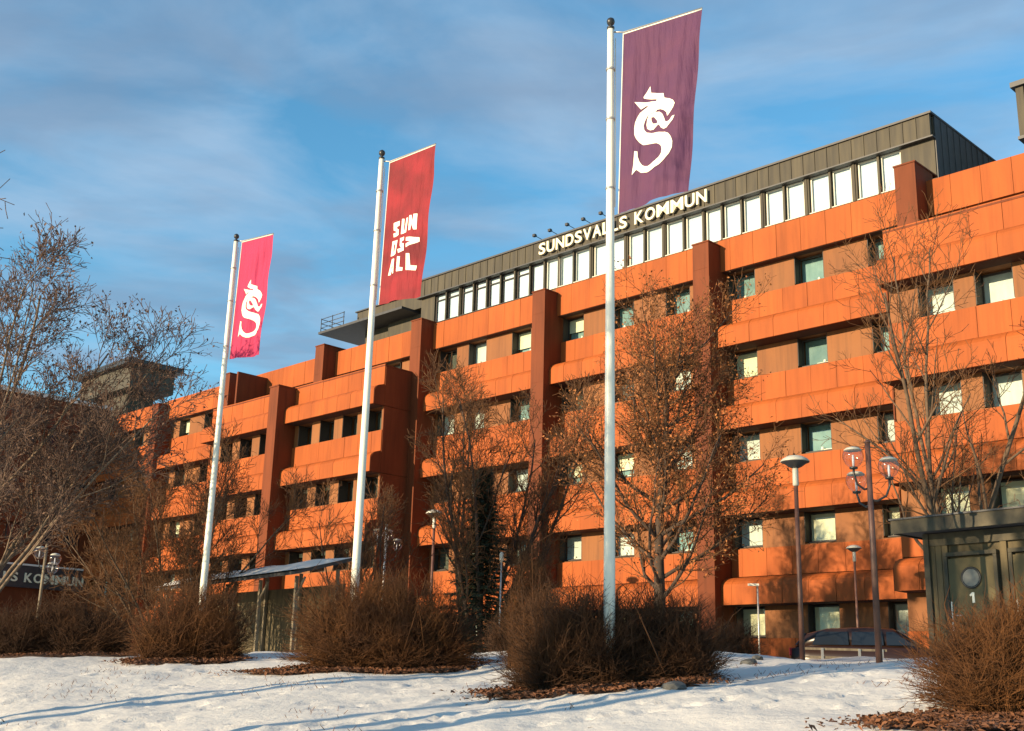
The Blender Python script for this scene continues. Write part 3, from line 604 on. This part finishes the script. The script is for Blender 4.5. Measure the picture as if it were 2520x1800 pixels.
# two thin sign or light masts
r = empty('thin_mast', (6.95, 33, ground_z(6.95, 33)), label='thin grey mast with a short white arm before the orange wall', cat='mast')
q = MB(); q.tube([(0, 0, 0), (0, 0, 2.55)], .025, 6); q.build('pole', 'steel', r); q = MB(); q.box(-.26, .03, -.05, .05, 2.55, 2.61); q.build('arm', 'print_white', r)
r = empty('thin_mast', (-.15, 34, ground_z(-.15, 34)), label='thin grey mast standing just right of the dark spruce', cat='mast')
q = MB(); q.tube([(0, 0, 0), (0, 0, 3.1)], .028, 6); q.build('pole', 'steel', r); q = MB(); q.lathe([(.04, 0), (.06, .05), (.06, .22), (.03, .28)], (0, 0, 3.1), 8); q.build('lamp_head', 'lamp_cap', r)
# ------------------------------------------------------------------ hut with numbered doors
hut_o = Vector((7.25, 20.35, 0)); hut_a = -radians(50)       # local x runs along the front, y into the hut
zb = 2.28
H = empty('storage_hut', (hut_o.x, hut_o.y, zb), hut_a, label='dark wooden hut with flat overhanging roof and round windowed numbered doors', cat='hut')
q = MB(); q.box(0, 4.6, .05, 2.6, -.4, 2.12); wl = q.build('wall', 'wood_shed', H)
bd = MB(); bd.box(.004, .112, 0, .045, -.4, 2.10); bd = bd.mesh('wall_board', 'wood_shed')
for i in range(40):
    x = i*.116
    if any(a-.06 < x < b+.0 for a, b in ((.30, 1.22), (1.44, 2.36), (2.58, 3.50))): continue
    link('board', bd, wl, (x, rnd.uniform(0, .006), 0))
sb = MB(); sb.box(-.04, .048, .06, .172, -.4, 2.10); sb = sb.mesh('wall_board', 'wood_shed')
for i in range(22): link('board', sb, wl, (-.01, i*.116, 0))
q = MB(); q.box(-.07, .03, -.06, .055, -.4, 2.11); q.box(.03, 4.6, -.025, -.002, 1.90, 2.11); q.build('corner_trim', 'wood_trim', H)
q = MB(); q.box(-.38, 5.0, -.42, 3.0, 2.125, 2.16); rf = q.build('roof', 'roof_felt', H)
q = MB(); q.box(-.42, 5.0, -.46, -.422, 2.10, 2.33); q.box(-.42, -.382, -.42, 3.0, 2.10, 2.33); q.build('fascia', 'wood_trim', rf)
q = MB(); q.box(-.38, 5.0, -.42, 3.0, 2.162, 2.30); q.build('roof_deck', 'roof_felt', rf)
q = MB(); q.box(-.44, 5.0, -.49, -.40, 2.331, 2.36); q.box(-.44, -.36, -.40, 3.0, 2.331, 2.36); q.build('roof_edge', 'dark_metal', rf)
def digit(n):
    return {1: [(.0, .13), (.045, .17), (.085, .17), (.085, 0), (.045, 0), (.045, .125), (.02, .105)],
            2: [(0, 0), (.1, 0), (.1, .03), (.045, .03), (.1, .10), (.1, .14), (.075, .17), (.03, .17), (0, .145), (0, .115), (.035, .115), (.05, .138), (.065, .12), (.06, .10), (0, .03)],
            3: [(0, .03), (.03, 0), (.075, 0), (.1, .025), (.1, .065), (.08, .085), (.1, .105), (.1, .145), (.075, .17), (.03, .17), (0, .14), (.03, .13), (.05, .14), (.065, .13), (.065, .11), (.04, .1), (.04, .075), (.065, .065), (.065, .04), (.05, .03), (.03, .04)]}[n]
for i, x0 in enumerate((.36, 1.50, 2.64)):
    q = MB(); q.box(x0, x0+.80, -.035, .045, -.3, 1.66); d_ = q.build('door', 'door_paint', H)
    q = MB(); q.box(x0-.07, x0-.008, -.05, .05, -.3, 1.70); q.box(x0+.808, x0+.87, -.05, .05, -.3, 1.70); q.box(x0-.07, x0+.87, -.05, .05, 1.705, 1.77); q.build('door_frame', 'wood_trim', d_)
    q = MB(); ring = [(.150, -.010), (.175, -.022), (.175, .0), (.15, .0)]
    vs_ = []; 
    q.lathe([(.145, 0), (.150, .020), (.178, .020), (.182, 0)], (0, 0, 0), 24); q.v = [(x0+.40+a, -.036-c, 1.33+b) for a, b, c in q.v]; q.build('window_ring', 'black_metal', d_)
    q = MB(); q.lathe([(.144, .002), (.144, .012), (.001, .0125)], (0, 0, 0), 24, False); q.v = [(x0+.40+a, -.040-c, 1.33+b) for a, b, c in q.v]; q.build('round_window', 'round_glass', d_)
    pl = digit(i+1); q = MB(); q._add([(x0+.35+a, -.045, .92+b) for a, b in pl]+[(x0+.35+a, -.034, .92+b) for a, b in pl], [tuple(range(len(pl)))]+[(k, (k+1) % len(pl), (k+1) % len(pl)+len(pl), k+len(pl)) for k in range(len(pl))]); q.build('door_number', 'print_white', d_)
    q = MB(); q.tube([(x0+.10, -.04, .72), (x0+.10, -.075, .72), (x0+.22, -.08, .72)], .012, 6); q.build('door_handle', 'steel', d_)
    q = MB(); q.box(x0+.012, x0+.035, -.05, -.036, .45, .95); q.build('hinge', 'print_white', d_)

# ------------------------------------------------------------------ dark estate car behind the crest
cx_, cy_ = 9.75, 31.6
CAR = empty('parked_car', (cx_, cy_, terr(cx_, cy_)-.1), -radians(24), label='dark brown car parked behind the snow crest, beside the globe lamp pole', cat='car')
# stations along x: (x, half width low, z sill, half width belt, z belt)
st = [(-2.18, .55, .42, .58, .78), (-2.08, .74, .30, .74, .92), (-1.6, .84, .22, .82, .97), (-.5, .87, .22, .84, .97), (.6, .87, .22, .84, .95), (1.3, .86, .24, .80, .92), (1.9, .80, .28, .70, .82), (2.14, .60, .38, .52, .66)]
q = MB(); ring = []
for x, wl_, zs, wb, zb_ in st:
    zm = zs+(zb_-zs)*.55
    ring.append([(x, -wl_*.93, zs), (x, -wl_, zs+.10), (x, -wl_*1.01, zm), (x, -wb, zb_-.03), (x, -wb*.90, zb_), (x, wb*.90, zb_), (x, wb, zb_-.03), (x, wl_*1.01, zm), (x, wl_, zs+.10), (x, wl_*.93, zs)])
def loft(q, ring, sm=True):
    n = len(ring[0]); vs_ = [p for r_ in ring for p in r_]
    fs_ = [(i*n+k, i*n+(k+1) % n, (i+1)*n+(k+1) % n, (i+1)*n+k) for i in range(len(ring)-1) for k in range(n)]
    fs_ += [tuple(range(n-1, -1, -1)), tuple(range((len(ring)-1)*n, len(ring)*n))]; q._add(vs_, fs_, sm)
loft(q, ring); body = q.build('body', 'car_paint', CAR)
cab = [(-2.0, .60, .94, .95), (-1.72, .66, .95, 1.30), (-1.2, .66, .95, 1.43), (-.2, .66, .95, 1.47), (.45, .65, .94, 1.43), (1.25, .62, .91, .93)]
q = MB(); ring = []
for x, w_, z0_, z1_ in cab:
    k = (z1_-.93)/.54; wt = w_*(1-.16*k)
    ring.append([(x, -w_-.10, z0_-.02), (x, -wt-.02, z1_-.05*k), (x, -wt*.8, z1_), (x, wt*.8, z1_), (x, wt+.02, z1_-.05*k), (x, w_+.10, z0_-.02)])
loft(q, ring); q.build('cabin', 'car_paint', CAR)
def side_glass(x0, x1, x2, x3, s):
    q = MB(); y0 = s*.785; y1 = s*.645
    q.hull8([(x0, y0, 1.0), (x1, y0, 1.0), (x1, y0-s*.02, 1.0), (x0, y0-s*.02, 1.0), (x3, y1, 1.34), (x2, y1, 1.34), (x2, y1-s*.02, 1.34), (x3, y1-s*.02, 1.34)])
    return q.build('side_window', 'car_glass', CAR)
for s in (-1, 1):
    side_glass(-1.55, -.62, -.66, -1.42, s); side_glass(-.55, .25, .2, -.55, s); side_glass(.32, .98, .48, .30, s)
q = MB(); q.hull8([(1.20, -.60, .96), (1.20, .60, .96), (1.17, .60, .96), (1.17, -.60, .96), (.56, -.50, 1.41), (.56, .50, 1.41), (.53, .50, 1.41), (.53, -.50, 1.41)]); q.build('windscreen', 'car_glass', CAR)
q = MB(); q.hull8([(-2.03, -.55, 1.0), (-2.03, .55, 1.0), (-2.0, .55, 1.0), (-2.0, -.55, 1.0), (-1.78, -.50, 1.30), (-1.78, .50, 1.30), (-1.75, .50, 1.30), (-1.75, -.50, 1.30)]); q.build('rear_window', 'car_glass', CAR)
for x in (-1.35, 1.32):
    for s in (-1, 1):
        q = MB(); q.lathe([(.20, -.09), (.30, -.10), (.315, -.06), (.315, .06), (.30, .10), (.20, .09)], (0, 0, 0), 20); q.v = [(x+a, s*.80+c, .31+b) for a, b, c in q.v]; w_ = q.build('wheel', 'tyre', CAR)
        q = MB(); q.lathe([(.19, -.085), (.19, .085)], (0, 0, 0), 16); q.v = [(x+a, s*.80+c*1.2, .31+b) for a, b, c in q.v]; q.build('rim', 'steel', w_)
for s in (-1, 1):
    q = MB(); q.box(1.95, 2.12, s*.62-.14, s*.62+.10, .60, .72); q.build('headlight', 'print_white', CAR)
    q = MB(); q.box(-2.16, -2.02, s*.62-.10, s*.62+.10, .72, .92); q.build('tail_light', 'red_cloth', CAR)
    q = MB(); q.box(.92, 1.06, s*.90-.08, s*.90+.08, .98, 1.10); q.build('wing_mirror', 'car_paint', CAR)
q = MB(); q.box(-2.24, -2.05, -.72, .72, .36, .56); q.box(2.05, 2.2, -.66, .66, .30, .48); q.build('bumper', 'car_tan', CAR)
# low rail between the crest and the car
R_ = empty('guard_rail', (7.35, 29.3, 2.28), label='low pale guard rail with short posts in front of the dark car', cat='rail')
q = MB(); q.box(-.1, 1.9, -.03, .03, .47, .525); q.box(-.1, 1.9, -.03, .03, .28, .325); q.build('rail', 'wood_post', R_)
for x in (.3, 1.2, 1.75):
    q = MB(); q.box(x, x+.06, -.055, -.032, -.1, .52); q.build('post', 'steel', R_)
# ------------------------------------------------------------------ snow roofed bicycle shelter
SH = empty('shelter', (-11.4, 39.2, 2.1), -radians(48), label='long open shelter with a thin snow covered roof on wooden posts', cat='shelter')
L_ = 8.6
q = MB(); q.hull8([(0, -.2, 2.30), (L_, -.2, 2.42), (L_, 1.7, 2.95), (0, 1.7, 2.83), (0, -.2, 2.39), (L_, -.2, 2.51), (L_, 1.7, 3.04), (0, 1.7, 2.92)]); rf = q.build('roof', 'dark_metal', SH)
q = MB(); nn = 30; vs_ = []
for j in range(5):
    for i in range(nn+1):
        x = L_*i/nn; y = -.26+1.96*j/4; zt = 2.392+.12*i/nn+.53*(y+.2)/1.9; vs_.append((x, y, zt+.012+(.10+.05*noise.noise((x*.9, y, 2)) if 0 < j < 4 and 0 < i < nn else 0)+(.035 if j == 0 else 0)))
q._add(vs_, [(j*(nn+1)+i, j*(nn+1)+i+1, (j+1)*(nn+1)+i+1, (j+1)*(nn+1)+i) for j in range(4) for i in range(nn)], True); q.build('roof_snow', 'roof_snow', rf)
for i in range(5):
    for y in (.15, 1.5):
        x = .5+i*1.92; q = MB(); q.box(x-.042, x+.042, y-.042, y+.042, -.3, 2.28+.12*x/L_+.22*y); po = q.build('post', 'wood_post', SH)
        if y < 1: q = MB(); q.tube([(x, y, 1.85), (x+.42, y, 2.26+.12*x/L_)], .035, 5); q.build('brace', 'wood_post', po)
q = MB(); q.box(.2, L_-.2, 1.56, 1.62, .3, 2.3); q.build('back_wall', 'wood_shed', SH)

# ------------------------------------------------------------------ vegetation
def rot_about(v, ax, a):
    return Matrix.Rotation(a, 3, ax) @ v
class Tree:
    def __init__(s, seed, P): s.r = random.Random(seed); s.P = P; s.trunk = MB(); s.twigs = MB(); s.tips = []
    def branch(s, p, d, L, r, lv):
        P = s.P; R = s.r; ns = max(2, int(L/P['seg'][lv])+1); pts = [p.copy()]; rr = [r]; dirs = [d.copy()]
        for i in range(ns):
            d = d+Vector((R.gauss(0, 1), R.gauss(0, 1), R.gauss(0, .7)))*P['wob'][lv]+Vector((0, 0, P['trop'][lv]))*(1/ns)
            d.normalize(); p = p+d*(L/ns); pts.append(p.copy()); dirs.append(d.copy()); rr.append(max(P['rmin'], r*(1-(1-P['tip'])*((i+1)/ns))))
        (s.trunk if lv <= P['tl'] else s.twigs).tube(pts, rr, (8, 6, 4, 3, 3, 3)[lv], caps=lv < 2, smooth=True)
        if lv >= P['tipl']: s.tips.append((pts, dirs))
        if lv < P['max']:
            n = P['n'][lv]; n = int(n*(.75+.5*R.random())+.5) if lv > 0 else n
            for k in range(n):
                t = P['t0'][lv]+(1-P['t0'][lv])*((k+R.random())/n); f = t*ns; i = min(ns-1, int(f)); f -= i
                q = pts[i].lerp(pts[i+1], f); dd = dirs[min(i+1, ns)]
                a = R.uniform(*P['ang'][lv]); ax = rot_about(dd.orthogonal().normalized(), dd, (k*2.4+R.uniform(-.6, .6)))
                nd = rot_about(dd, ax, a); Lc = P['len'][lv]*(1-P['tap'][lv]*t)*R.uniform(.65, 1.2)*(L if P.get('rel') else 1)
                s.branch(q, nd, Lc, max(P['rmin'], min(rr[i]*.62, P['rc'][lv])), lv+1)
    def leaves(s, n, size, mname, root, spread=.12, name='leaves', pick=None):
        R = s.r; q = MB(); vs_ = []; fs_ = []
        for k in range(n):
            pts, dirs = R.choice(s.tips); i = R.randrange(len(pts)) if pick is None else max(0, len(pts)-1-R.randrange(pick))
            c = pts[i]+Vector((R.gauss(0, 1), R.gauss(0, 1), R.gauss(0, 1)))*spread
            a = Vector((R.gauss(0, 1), R.gauss(0, 1), R.gauss(0, 1)-.4)).normalized(); b = a.orthogonal().normalized(); b = rot_about(b, a, R.uniform(0, 6.28)); sz = size*R.uniform(.6, 1.3); e = a.cross(b)
            o = len(vs_); vs_ += [tuple(c), tuple(c+a*sz*.5+b*sz*.3+e*sz*.08), tuple(c+a*sz), tuple(c+a*sz*.5-b*sz*.3+e*sz*.08)]; fs_ += [(o, o+1, o+2), (o, o+2, o+3)]
        q._add(vs_, fs_); return q.build(name, mname, root, kind='stuff')
    def done(s, name, loc, bark, twig, label, cat='tree', group=None):
        root = empty(name, loc, label=label, cat=cat, group=group)
        s.trunk.build('trunk', bark, root); s.twigs.build('crown', twig, root); return root
def P_(**k):
    d = dict(seg=(.6, .45, .3, .22, .18), wob=(.06, .10, .12, .15, .16), trop=(.1, .35, .25, .2, .1), tip=.25, rmin=.006, tl=1, tipl=3, max=4, n=(16, 8, 7, 4), t0=(.3, .2, .15, .1),
             ang=((.6, 1.0), (.5, .9), (.4, .9), (.4, .9)), len=(3.2, 1.3, .6, .3), tap=(.5, .45, .4, .3), rc=(.05, .022, .012, .008)); d.update(k); return d
def gz(x, y): return ground_z(x, y)-.08
# A rusty leaved tree before the facade
t = Tree(4, P_(n=(30, 10, 6, 3), wob=(.025, .10, .12, .15, .16), rmin=.005, t0=(.20, .12, .15, .1), len=(3.9, 1.5, .72, .36), tap=(.42, .4, .4, .3), ang=((.9, 1.25), (.5, .95), (.4, .9), (.4, .9)), trop=(.05, .85, .4, .3, .1), rc=(.055, .024, .013, .008)))
x, y = 3.85, 29.5
for k in range(1): t.branch(Vector((0, 0, 0)), Vector((-.05, 0, 1)).normalized(), 7.7, .17, 0)
o = t.done('leafy_tree', (x, y, gz(x, y)), 'bark_dark', 'twig_brown', 'broad crowned tree still holding dry rust brown leaves, right of the nearest flagpole')
t.leaves(12500, .078, 'leaf_rust', o, .08); leafy = o
# B bare trees with several stems
def multi(seed, P, stems, rad, L, lean, loc, bark, twig, label, name='bare_tree', group=None, az0=0, spread=6.283, r0=.02):
    t = Tree(seed, P); R = random.Random(seed+99)
    for k in range(stems):
        a = az0+spread*(k+.5*R.random())/stems; l_ = lean*R.uniform(.45, 1.2)
        t.branch(Vector((cos(a)*.12, sin(a)*.12, 0)), Vector((cos(a)*sin(l_), sin(a)*sin(l_), cos(l_))), L*R.uniform(.8, 1.08), rad*R.uniform(.75, 1.1), 0)
    return t, t.done(name, loc, bark, twig, label, group=group)
x, y = 9.55, 25.2
multi(11, P_(n=(11, 6, 4, 2), t0=(.15, .15, .15, .1), len=(2.9, 1.25, .6, .3), trop=(.15, .45, .3, .2, .1), tap=(.55, .4, .4, .3), ang=((.45, .75), (.45, .85), (.4, .9), (.4, .9)), rmin=.0055), 4, .085, 9.8, .21, (x, y, gz(x, y)), 'bark_brown', 'twig_brown', 'tall bare tree with several upright stems rising behind the wooden hut', az0=.4)
x, y = -.75, 36.0
multi(23, P_(n=(11, 7, 5, 3), t0=(.22, .15, .15, .1), len=(2.3, 1.1, .55, .3), trop=(.2, .5, .3, .2, .1), ang=((.45, .8), (.45, .85), (.4, .9), (.4, .9)), rmin=.0065), 8, .085, 8.8, .42, (x, y, gz(x, y)), 'bark_dark', 'twig_brown', 'dark bare tree with wide V shaped stems growing around the spruce')
x, y = -4.4, 37.5
multi(29, P_(n=(7, 6, 4, 2), t0=(.2, .15, .15, .1), len=(2.2, 1.05, .55, .3), trop=(.2, .5, .3, .2, .1), ang=((.45, .8), (.45, .85), (.4, .9), (.4, .9)), rmin=.0065), 5, .06, 5.2, .36, (x, y, gz(x, y)), 'bark_dark', 'twig_brown', 'bare brown tree behind the snowy shelter, before the shaded end of the block')
x, y = -9.6, 35.0
multi(31, P_(n=(8, 7, 6, 3), t0=(.15, .12, .12, .1), len=(1.9, 1.05, .5, .28), trop=(.1, .3, .25, .2, .1), ang=((.4, .75), (.4, .85), (.4, .9), (.4, .9)), rmin=.006), 12, .05, 6.2, .58, (x, y, gz(x, y)), 'bark_brown', 'twig_brown', 'dense low many stemmed bare tree left of the far flagpole')
x, y = -12.5, 27.0
t, o = multi(37, P_(n=(9, 7, 5, 3), t0=(.3, .2, .15, .1), len=(2.5, 1.2, .6, .3), trop=(.1, .3, .3, .2, .1), ang=((.4, .8), (.4, .85), (.4, .9), (.4, .9)), rmin=.007, tip=.3), 7, .060, 9.2, .52, (x, y, gz(x, y)), 'bark_pale', 'twig_grey', 'pale barked tree with leaning limbs spreading before the shaded wing', az0=-.9, spread=3.3)
t.leaves(4500, .085, 'twig_grey', o, .06, 'bud_clusters', pick=2)
x, y = -14.4, 28.5
t, o = multi(41, P_(n=(8, 7, 5, 3), t0=(.3, .2, .15, .1), len=(2.3, 1.2, .6, .3), trop=(.1, .3, .3, .2, .1), ang=((.4, .8), (.4, .85), (.4, .9), (.4, .9)), rmin=.006, tip=.3), 4, .085, 11.0, .30, (x, y, gz(x, y)), 'bark_pale', 'twig_grey', 'taller pale barked tree cut by the left edge of the photo', az0=-1.2, spread=4)
t.leaves(4500, .085, 'twig_grey', o, .06, 'bud_clusters', pick=2)
x, y = 11.2, 20.2
multi(43, P_(n=(14, 7, 6, 4), t0=(.25, .15, .15, .1), len=(2.4, 1.0, .5, .26), trop=(.1, .35, .3, .2, .1), rmin=.006), 2, .10, 9.0, .2, (x, y, gz(x, y)), 'bark_brown', 'twig_brown', 'bare tree whose outer twigs reach in at the right edge')
x, y = -7.0, 10.2
multi(47, P_(n=(12, 8, 6, 4), t0=(.35, .2, .15, .1), len=(3.0, 1.4, .7, .35), trop=(.1, .1, .0, -.1, -.1), ang=((.7, 1.1), (.5, .9), (.4, .9), (.4, .9)), rmin=.004), 1, .17, 10.5, .05, (x, y, gz(x, y)), 'bark_brown', 'twig_grey', 'near bare tree of which only twig ends show at the upper left')
# bare trees standing left of the frame: their long shadows streak the snow and speckle the facade
t, o0 = multi(53, P_(n=(9, 6, 4, 3), t0=(.55, .2, .15, .1), len=(2.6, 1.3, .7, .4), rmin=.012, max=4), 1, .20, 11.5, .02, (-18.3, 10.2, gz(-18.3, 10.2)), 'bark_brown', 'twig_grey', 'tall bare tree outside the left edge whose trunk shadow streaks the snow', group='trees standing left of the photograph')
o0.scale = (1.3, 1.3, 1.3)
for x, y, sc, rz in ((-13.2, 7.2, 1.05, 1.3), (-20.5, 5.2, 1.2, 2.2), (-10.8, 8.6, .75, 3.4), (-15.5, 13.0, .9, .6)):
    c = copy_tree(o0); c.location = (x, y, gz(x, y)); c.rotation_euler = (0, 0, rz); c.scale = (sc, sc, sc)
# spruce
x, y = -.72, 35.2
sp = empty('spruce', (x, y, gz(x, y)), label='narrow dark green spruce standing inside the V of the bare tree', cat='tree')
q = MB(); q.tube([(0, 0, 0), (0, 0, 2.8), (0, 0, 6.3)], [.10, .06, .012], 7); q.build('trunk', 'bark_dark', sp)
q = MB(); q2 = MB(); R = random.Random(5); vs_ = []; fs_ = []
for k in range(330):
    h = .15+6.0*(k/330)**.92; Lb = (1.55*(1-h/6.5)+.06)*R.uniform(.6, 1.2); a = k*2.4+R.uniform(-.3, .3); d = Vector((cos(a), sin(a), 0)); pts = [Vector((0, 0, h))+d*Lb*s_+Vector((0, 0, -.22*Lb*s_+.16*Lb*s_*s_)) for s_ in (0, .5, 1)]
    q.tube(pts, [.012, .008, .004], 3, caps=False)
    for j in range(80):
        s_ = R.uniform(.08, 1); c = pts[0].lerp(pts[2], s_)+Vector((0, 0, -.05)); sd_ = d.cross(Vector((0, 0, 1)))
        dr = (d*R.uniform(.2, 1)+sd_*R.uniform(-1, 1)+Vector((0, 0, R.uniform(-.7, .25)))).normalized(); l_ = R.uniform(.10, .20); w_ = dr.orthogonal().normalized()*.022
        o = len(vs_); vs_ += [tuple(c-w_), tuple(c+w_), tuple(c+dr*l_)]; fs_ += [(o, o+1, o+2)]
q2._add(vs_, fs_); q.build('branches', 'bark_dark', sp); q2.build('needles', 'needle', sp, kind='stuff')

# bushes: fans of thin upright twigs
def bush(seed, x, y, rx, ry, h, n, label, mname='bush_twig', stalk=.0042, kids=6):
    R = random.Random(seed); root = empty('bush', (x, y, ground_z(x, y)-.05), label=label, cat='bush', group='bare brown bushes along the crest')
    q = MB(); z00 = ground_z(x, y)
    stems = [(R.uniform(-1, 1), R.uniform(-1, 1)) for _ in range(26)]
    for k in range(n):
        # every twig arches from one of the rootstocks to a point near the domed outline
        a = R.uniform(0, 6.283); cz_ = R.random()**.75; sr = sqrt(1-cz_*cz_); rr = (R.random()**.33)*R.uniform(.86, 1.06)
        lump = 1+.22*noise.noise((cos(a)*1.7*sr+seed*3.1, sin(a)*1.7*sr, cz_*2))+.10*noise.noise((cos(a)*5*sr, sin(a)*5*sr+seed, cz_*5))
        tx, ty, tz = cos(a)*sr*rx*rr*lump, sin(a)*sr*ry*rr*lump, max(.10, cz_)*h*rr*lump
        c = min(R.sample(stems, 5), key=lambda p: (p[0]*rx*.55-tx)**2+(p[1]*ry*.55-ty)**2)
        bx, by = c[0]*rx*.55+R.gauss(0, .04), c[1]*ry*.55+R.gauss(0, .04); zb_ = ground_z(x+bx, y+by)-z00
        p0 = Vector((bx, by, zb_)); p3 = Vector((tx, ty, tz+.5*zb_)); L = (p3-p0).length
        m1 = p0.lerp(p3, .35)+Vector((R.gauss(0, .04), R.gauss(0, .04), .10*L)); m2 = p0.lerp(p3, .7)+Vector((R.gauss(0, .05), R.gauss(0, .05), .09*L)); pts = [p0, m1, m2, p3]
        q.tube(pts, [stalk*1.7, stalk*1.25, stalk*.9, stalk*.5], 3, caps=False)
        for j in range(kids):
            f = R.uniform(.9, 2.98); i = min(2, int(f)); s_ = pts[i].lerp(pts[i+1], f-i); dd = (pts[i+1]-pts[i]).normalized(); e = (dd+Vector((R.gauss(0, .7), R.gauss(0, .7), R.gauss(.1, .45)))).normalized(); l_ = R.uniform(.08, .26)*min(1.2, h)
            q.tube([s_, s_+e*l_*.55, s_+(e+Vector((R.gauss(0, .25), R.gauss(0, .25), .1)))*l_], [stalk*.8, stalk*.6, stalk*.4], 3, caps=False)
    q.build('twigs', mname, root); q = MB()
    for k in range(int(16*rx)):                        # thicker old stems and a few straggling shoots
        c = R.choice(stems); p0 = Vector((c[0]*rx*.5, c[1]*ry*.5, 0)); p0.z = ground_z(x+p0.x, y+p0.y)-z00-.02; a = R.uniform(0, 6.283); ln = R.uniform(.15, .9); L = h*R.uniform(.5, 1.08)
        d = Vector((cos(a)*sin(ln), sin(a)*sin(ln), cos(ln))); b_ = Vector((R.gauss(0, .08), R.gauss(0, .08), .06))
        q.tube([p0, p0+d*L*.4+b_*L, p0+d*L*.75+b_*L*1.6, p0+d*L], [stalk*3.2, stalk*2.4, stalk*1.6, stalk*.7], 4, caps=False)
    q.build('stems', mname, root)
    return root
bush(1, -9.7, 26.0, 2.4, .85, 1.35, 1900, 'low brown bush at the far left under the entrance sign', 'bush_twig_dark')
bush(2, -6.25, 24.2, 1.45, .85, 1.62, 1700, 'rounded brown bush at the foot of the farthest flagpole')
bush(3, -2.15, 21.7, 2.15, 1.0, 1.90, 3300, 'wide brown bush at the foot of the middle flagpole')
bush(4, .98, 16.75, 1.22, .85, 1.58, 2100, 'dark brown bush wrapped round the foot of the nearest flagpole', 'bush_twig_dark')
bush(5, 2.15, 16.9, 1.12, .85, 1.45, 1700, 'dark brown bush on the right of the nearest flagpole, touching it', 'bush_twig_dark')
bush(6, .45, 20.6, .62, .55, 2.45, 800, 'tall narrow tuft of twigs rising between the two wide bushes')
bush(7, 4.6, 24.6, .75, .5, .75, 450, 'small low bush by the mushroom lamp at the crest', 'bush_twig_dark')
bush(8, 5.10, 11.6, 1.32, .95, 1.20, 2500, 'large near bush filling the lower right corner', stalk=.0034)
bush(9, 7.1, 14.0, 1.3, .9, .98, 1500, 'brown bush in front of the hut doors behind the corner bush', stalk=.0036)
bush(11, .3, 26.4, 1.0, .6, .95, 600, 'low bush behind, below the spruce', 'bush_twig_dark')
# bare soil and fallen leaves under the bushes
def bed(seed, x, y, rx, ry, nl, label):
    R = random.Random(seed); m = MB(); vs_ = [(x, y, ground_z(x, y)+.025)]; n = 56; rings = 9
    def edge(a): return 1+.30*noise.noise((cos(a)*1.6+seed, sin(a)*1.6, 4))+.22*noise.noise((cos(a)*5, sin(a)*5, seed))+.10*noise.noise((cos(a)*13, sin(a)*13, seed))
    for j in range(1, rings+1):
        for k in range(n):
            a = 6.2832*k/n; r = edge(a)*j/rings; px, py = x+cos(a)*rx*r, y+sin(a)*ry*r
            vs_.append((px, py, ground_z(px, py)+(.03 if j < rings-1 else (.012 if j < rings else -.04))+.018*noise.noise((px*6, py*6, 1))))
    fs_ = [(0, 1+k, 1+(k+1) % n) for k in range(n)]+[(1+j*n+k, 1+(j+1)*n+k, 1+(j+1)*n+(k+1) % n, 1+j*n+(k+1) % n) for j in range(rings-1) for k in range(n)]
    m._add(vs_, fs_, True); m.build('soil_bed', 'soil', kind='structure')
    q = MB(); vs_ = []; fs_ = []
    for k in range(nl):
        a = R.uniform(0, 6.283); r = edge(a)*sqrt(R.random())*(1.0 if k % 6 else R.uniform(1, 1.35)); px, py = x+cos(a)*rx*r, y+sin(a)*ry*r; c = Vector((px, py, ground_z(px, py)+.035+R.uniform(0, .03)))
        u_ = Vector((R.gauss(0, 1), R.gauss(0, 1), R.gauss(0, .35))).normalized(); w_ = u_.cross(Vector((R.gauss(0, .4), R.gauss(0, .4), 1))).normalized(); sz = R.uniform(.018, .05); o = len(vs_)
        vs_ += [tuple(c-u_*sz), tuple(c+w_*sz*.55+Vector((0, 0, .01))), tuple(c+u_*sz), tuple(c-w_*sz*.55+Vector((0, 0, .012)))]; fs_ += [(o, o+1, o+2), (o, o+2, o+3)]
    q._add(vs_, fs_); q.build('fallen_leaves', 'litter_leaf', kind='stuff')
bed(2, -6.2, 23.7, 1.3, .6, 3200, ''); bed(3, -2.4, 21.3, 1.9, .65, 5500, ''); bed(4, 1.3, 16.35, 1.7, .75, 6500, ''); bed(8, 4.95, 10.75, 1.6, 1.05, 9000, ''); bed(1, -9.9, 25.5, 2.4, .7, 2500, '')
# stones and a few stalks poking out of the snow
def stone(seed, x, y, r, label):
    R = random.Random(seed); bm = bmesh.new(); bmesh.ops.create_icosphere(bm, subdivisions=2, radius=r)
    for v in bm.verts: v.co *= 1+.30*noise.noise(v.co*(2.2/r)+Vector((seed, 0, 0))); v.co.z *= .55
    me = bpy.data.meshes.new('stone'); bm.to_mesh(me); bm.free(); me.materials.append(MATS['grey_stone'])
    link('stone', me, None, (x, y, ground_z(x, y)+r*.12), (0, 0, R.uniform(0, 6)), label=label, cat='stone', group='stones lying in the snow')
stone(3, 2.15, 15.35, .16, 'grey stone in the snow below the nearest flagpole bush')
stone(6, 3.95, 19.6, .14, 'dark stone in the snow right of the dark bush')
stone(8, 4.30, 20.6, .10, 'small dark stone farther up, right of the dark bush')
q = MB(); R = random.Random(77)
for k in range(3200):
    x, y = R.uniform(-8.5, 6.5), R.uniform(10.5, 25)
    if noise.noise((x*.5, y*.5, 9)) < .12: continue
    z = ground_z(x, y); a = R.uniform(0, 6.28); l_ = R.uniform(.03, .13); q.tube([(x, y, z-.01), (x+cos(a)*l_*.6, y+sin(a)*l_*.6, z+l_*.5)], [.005, .003], 3, caps=False)
q.build('dry_stalks', 'litter_leaf', kind='stuff')
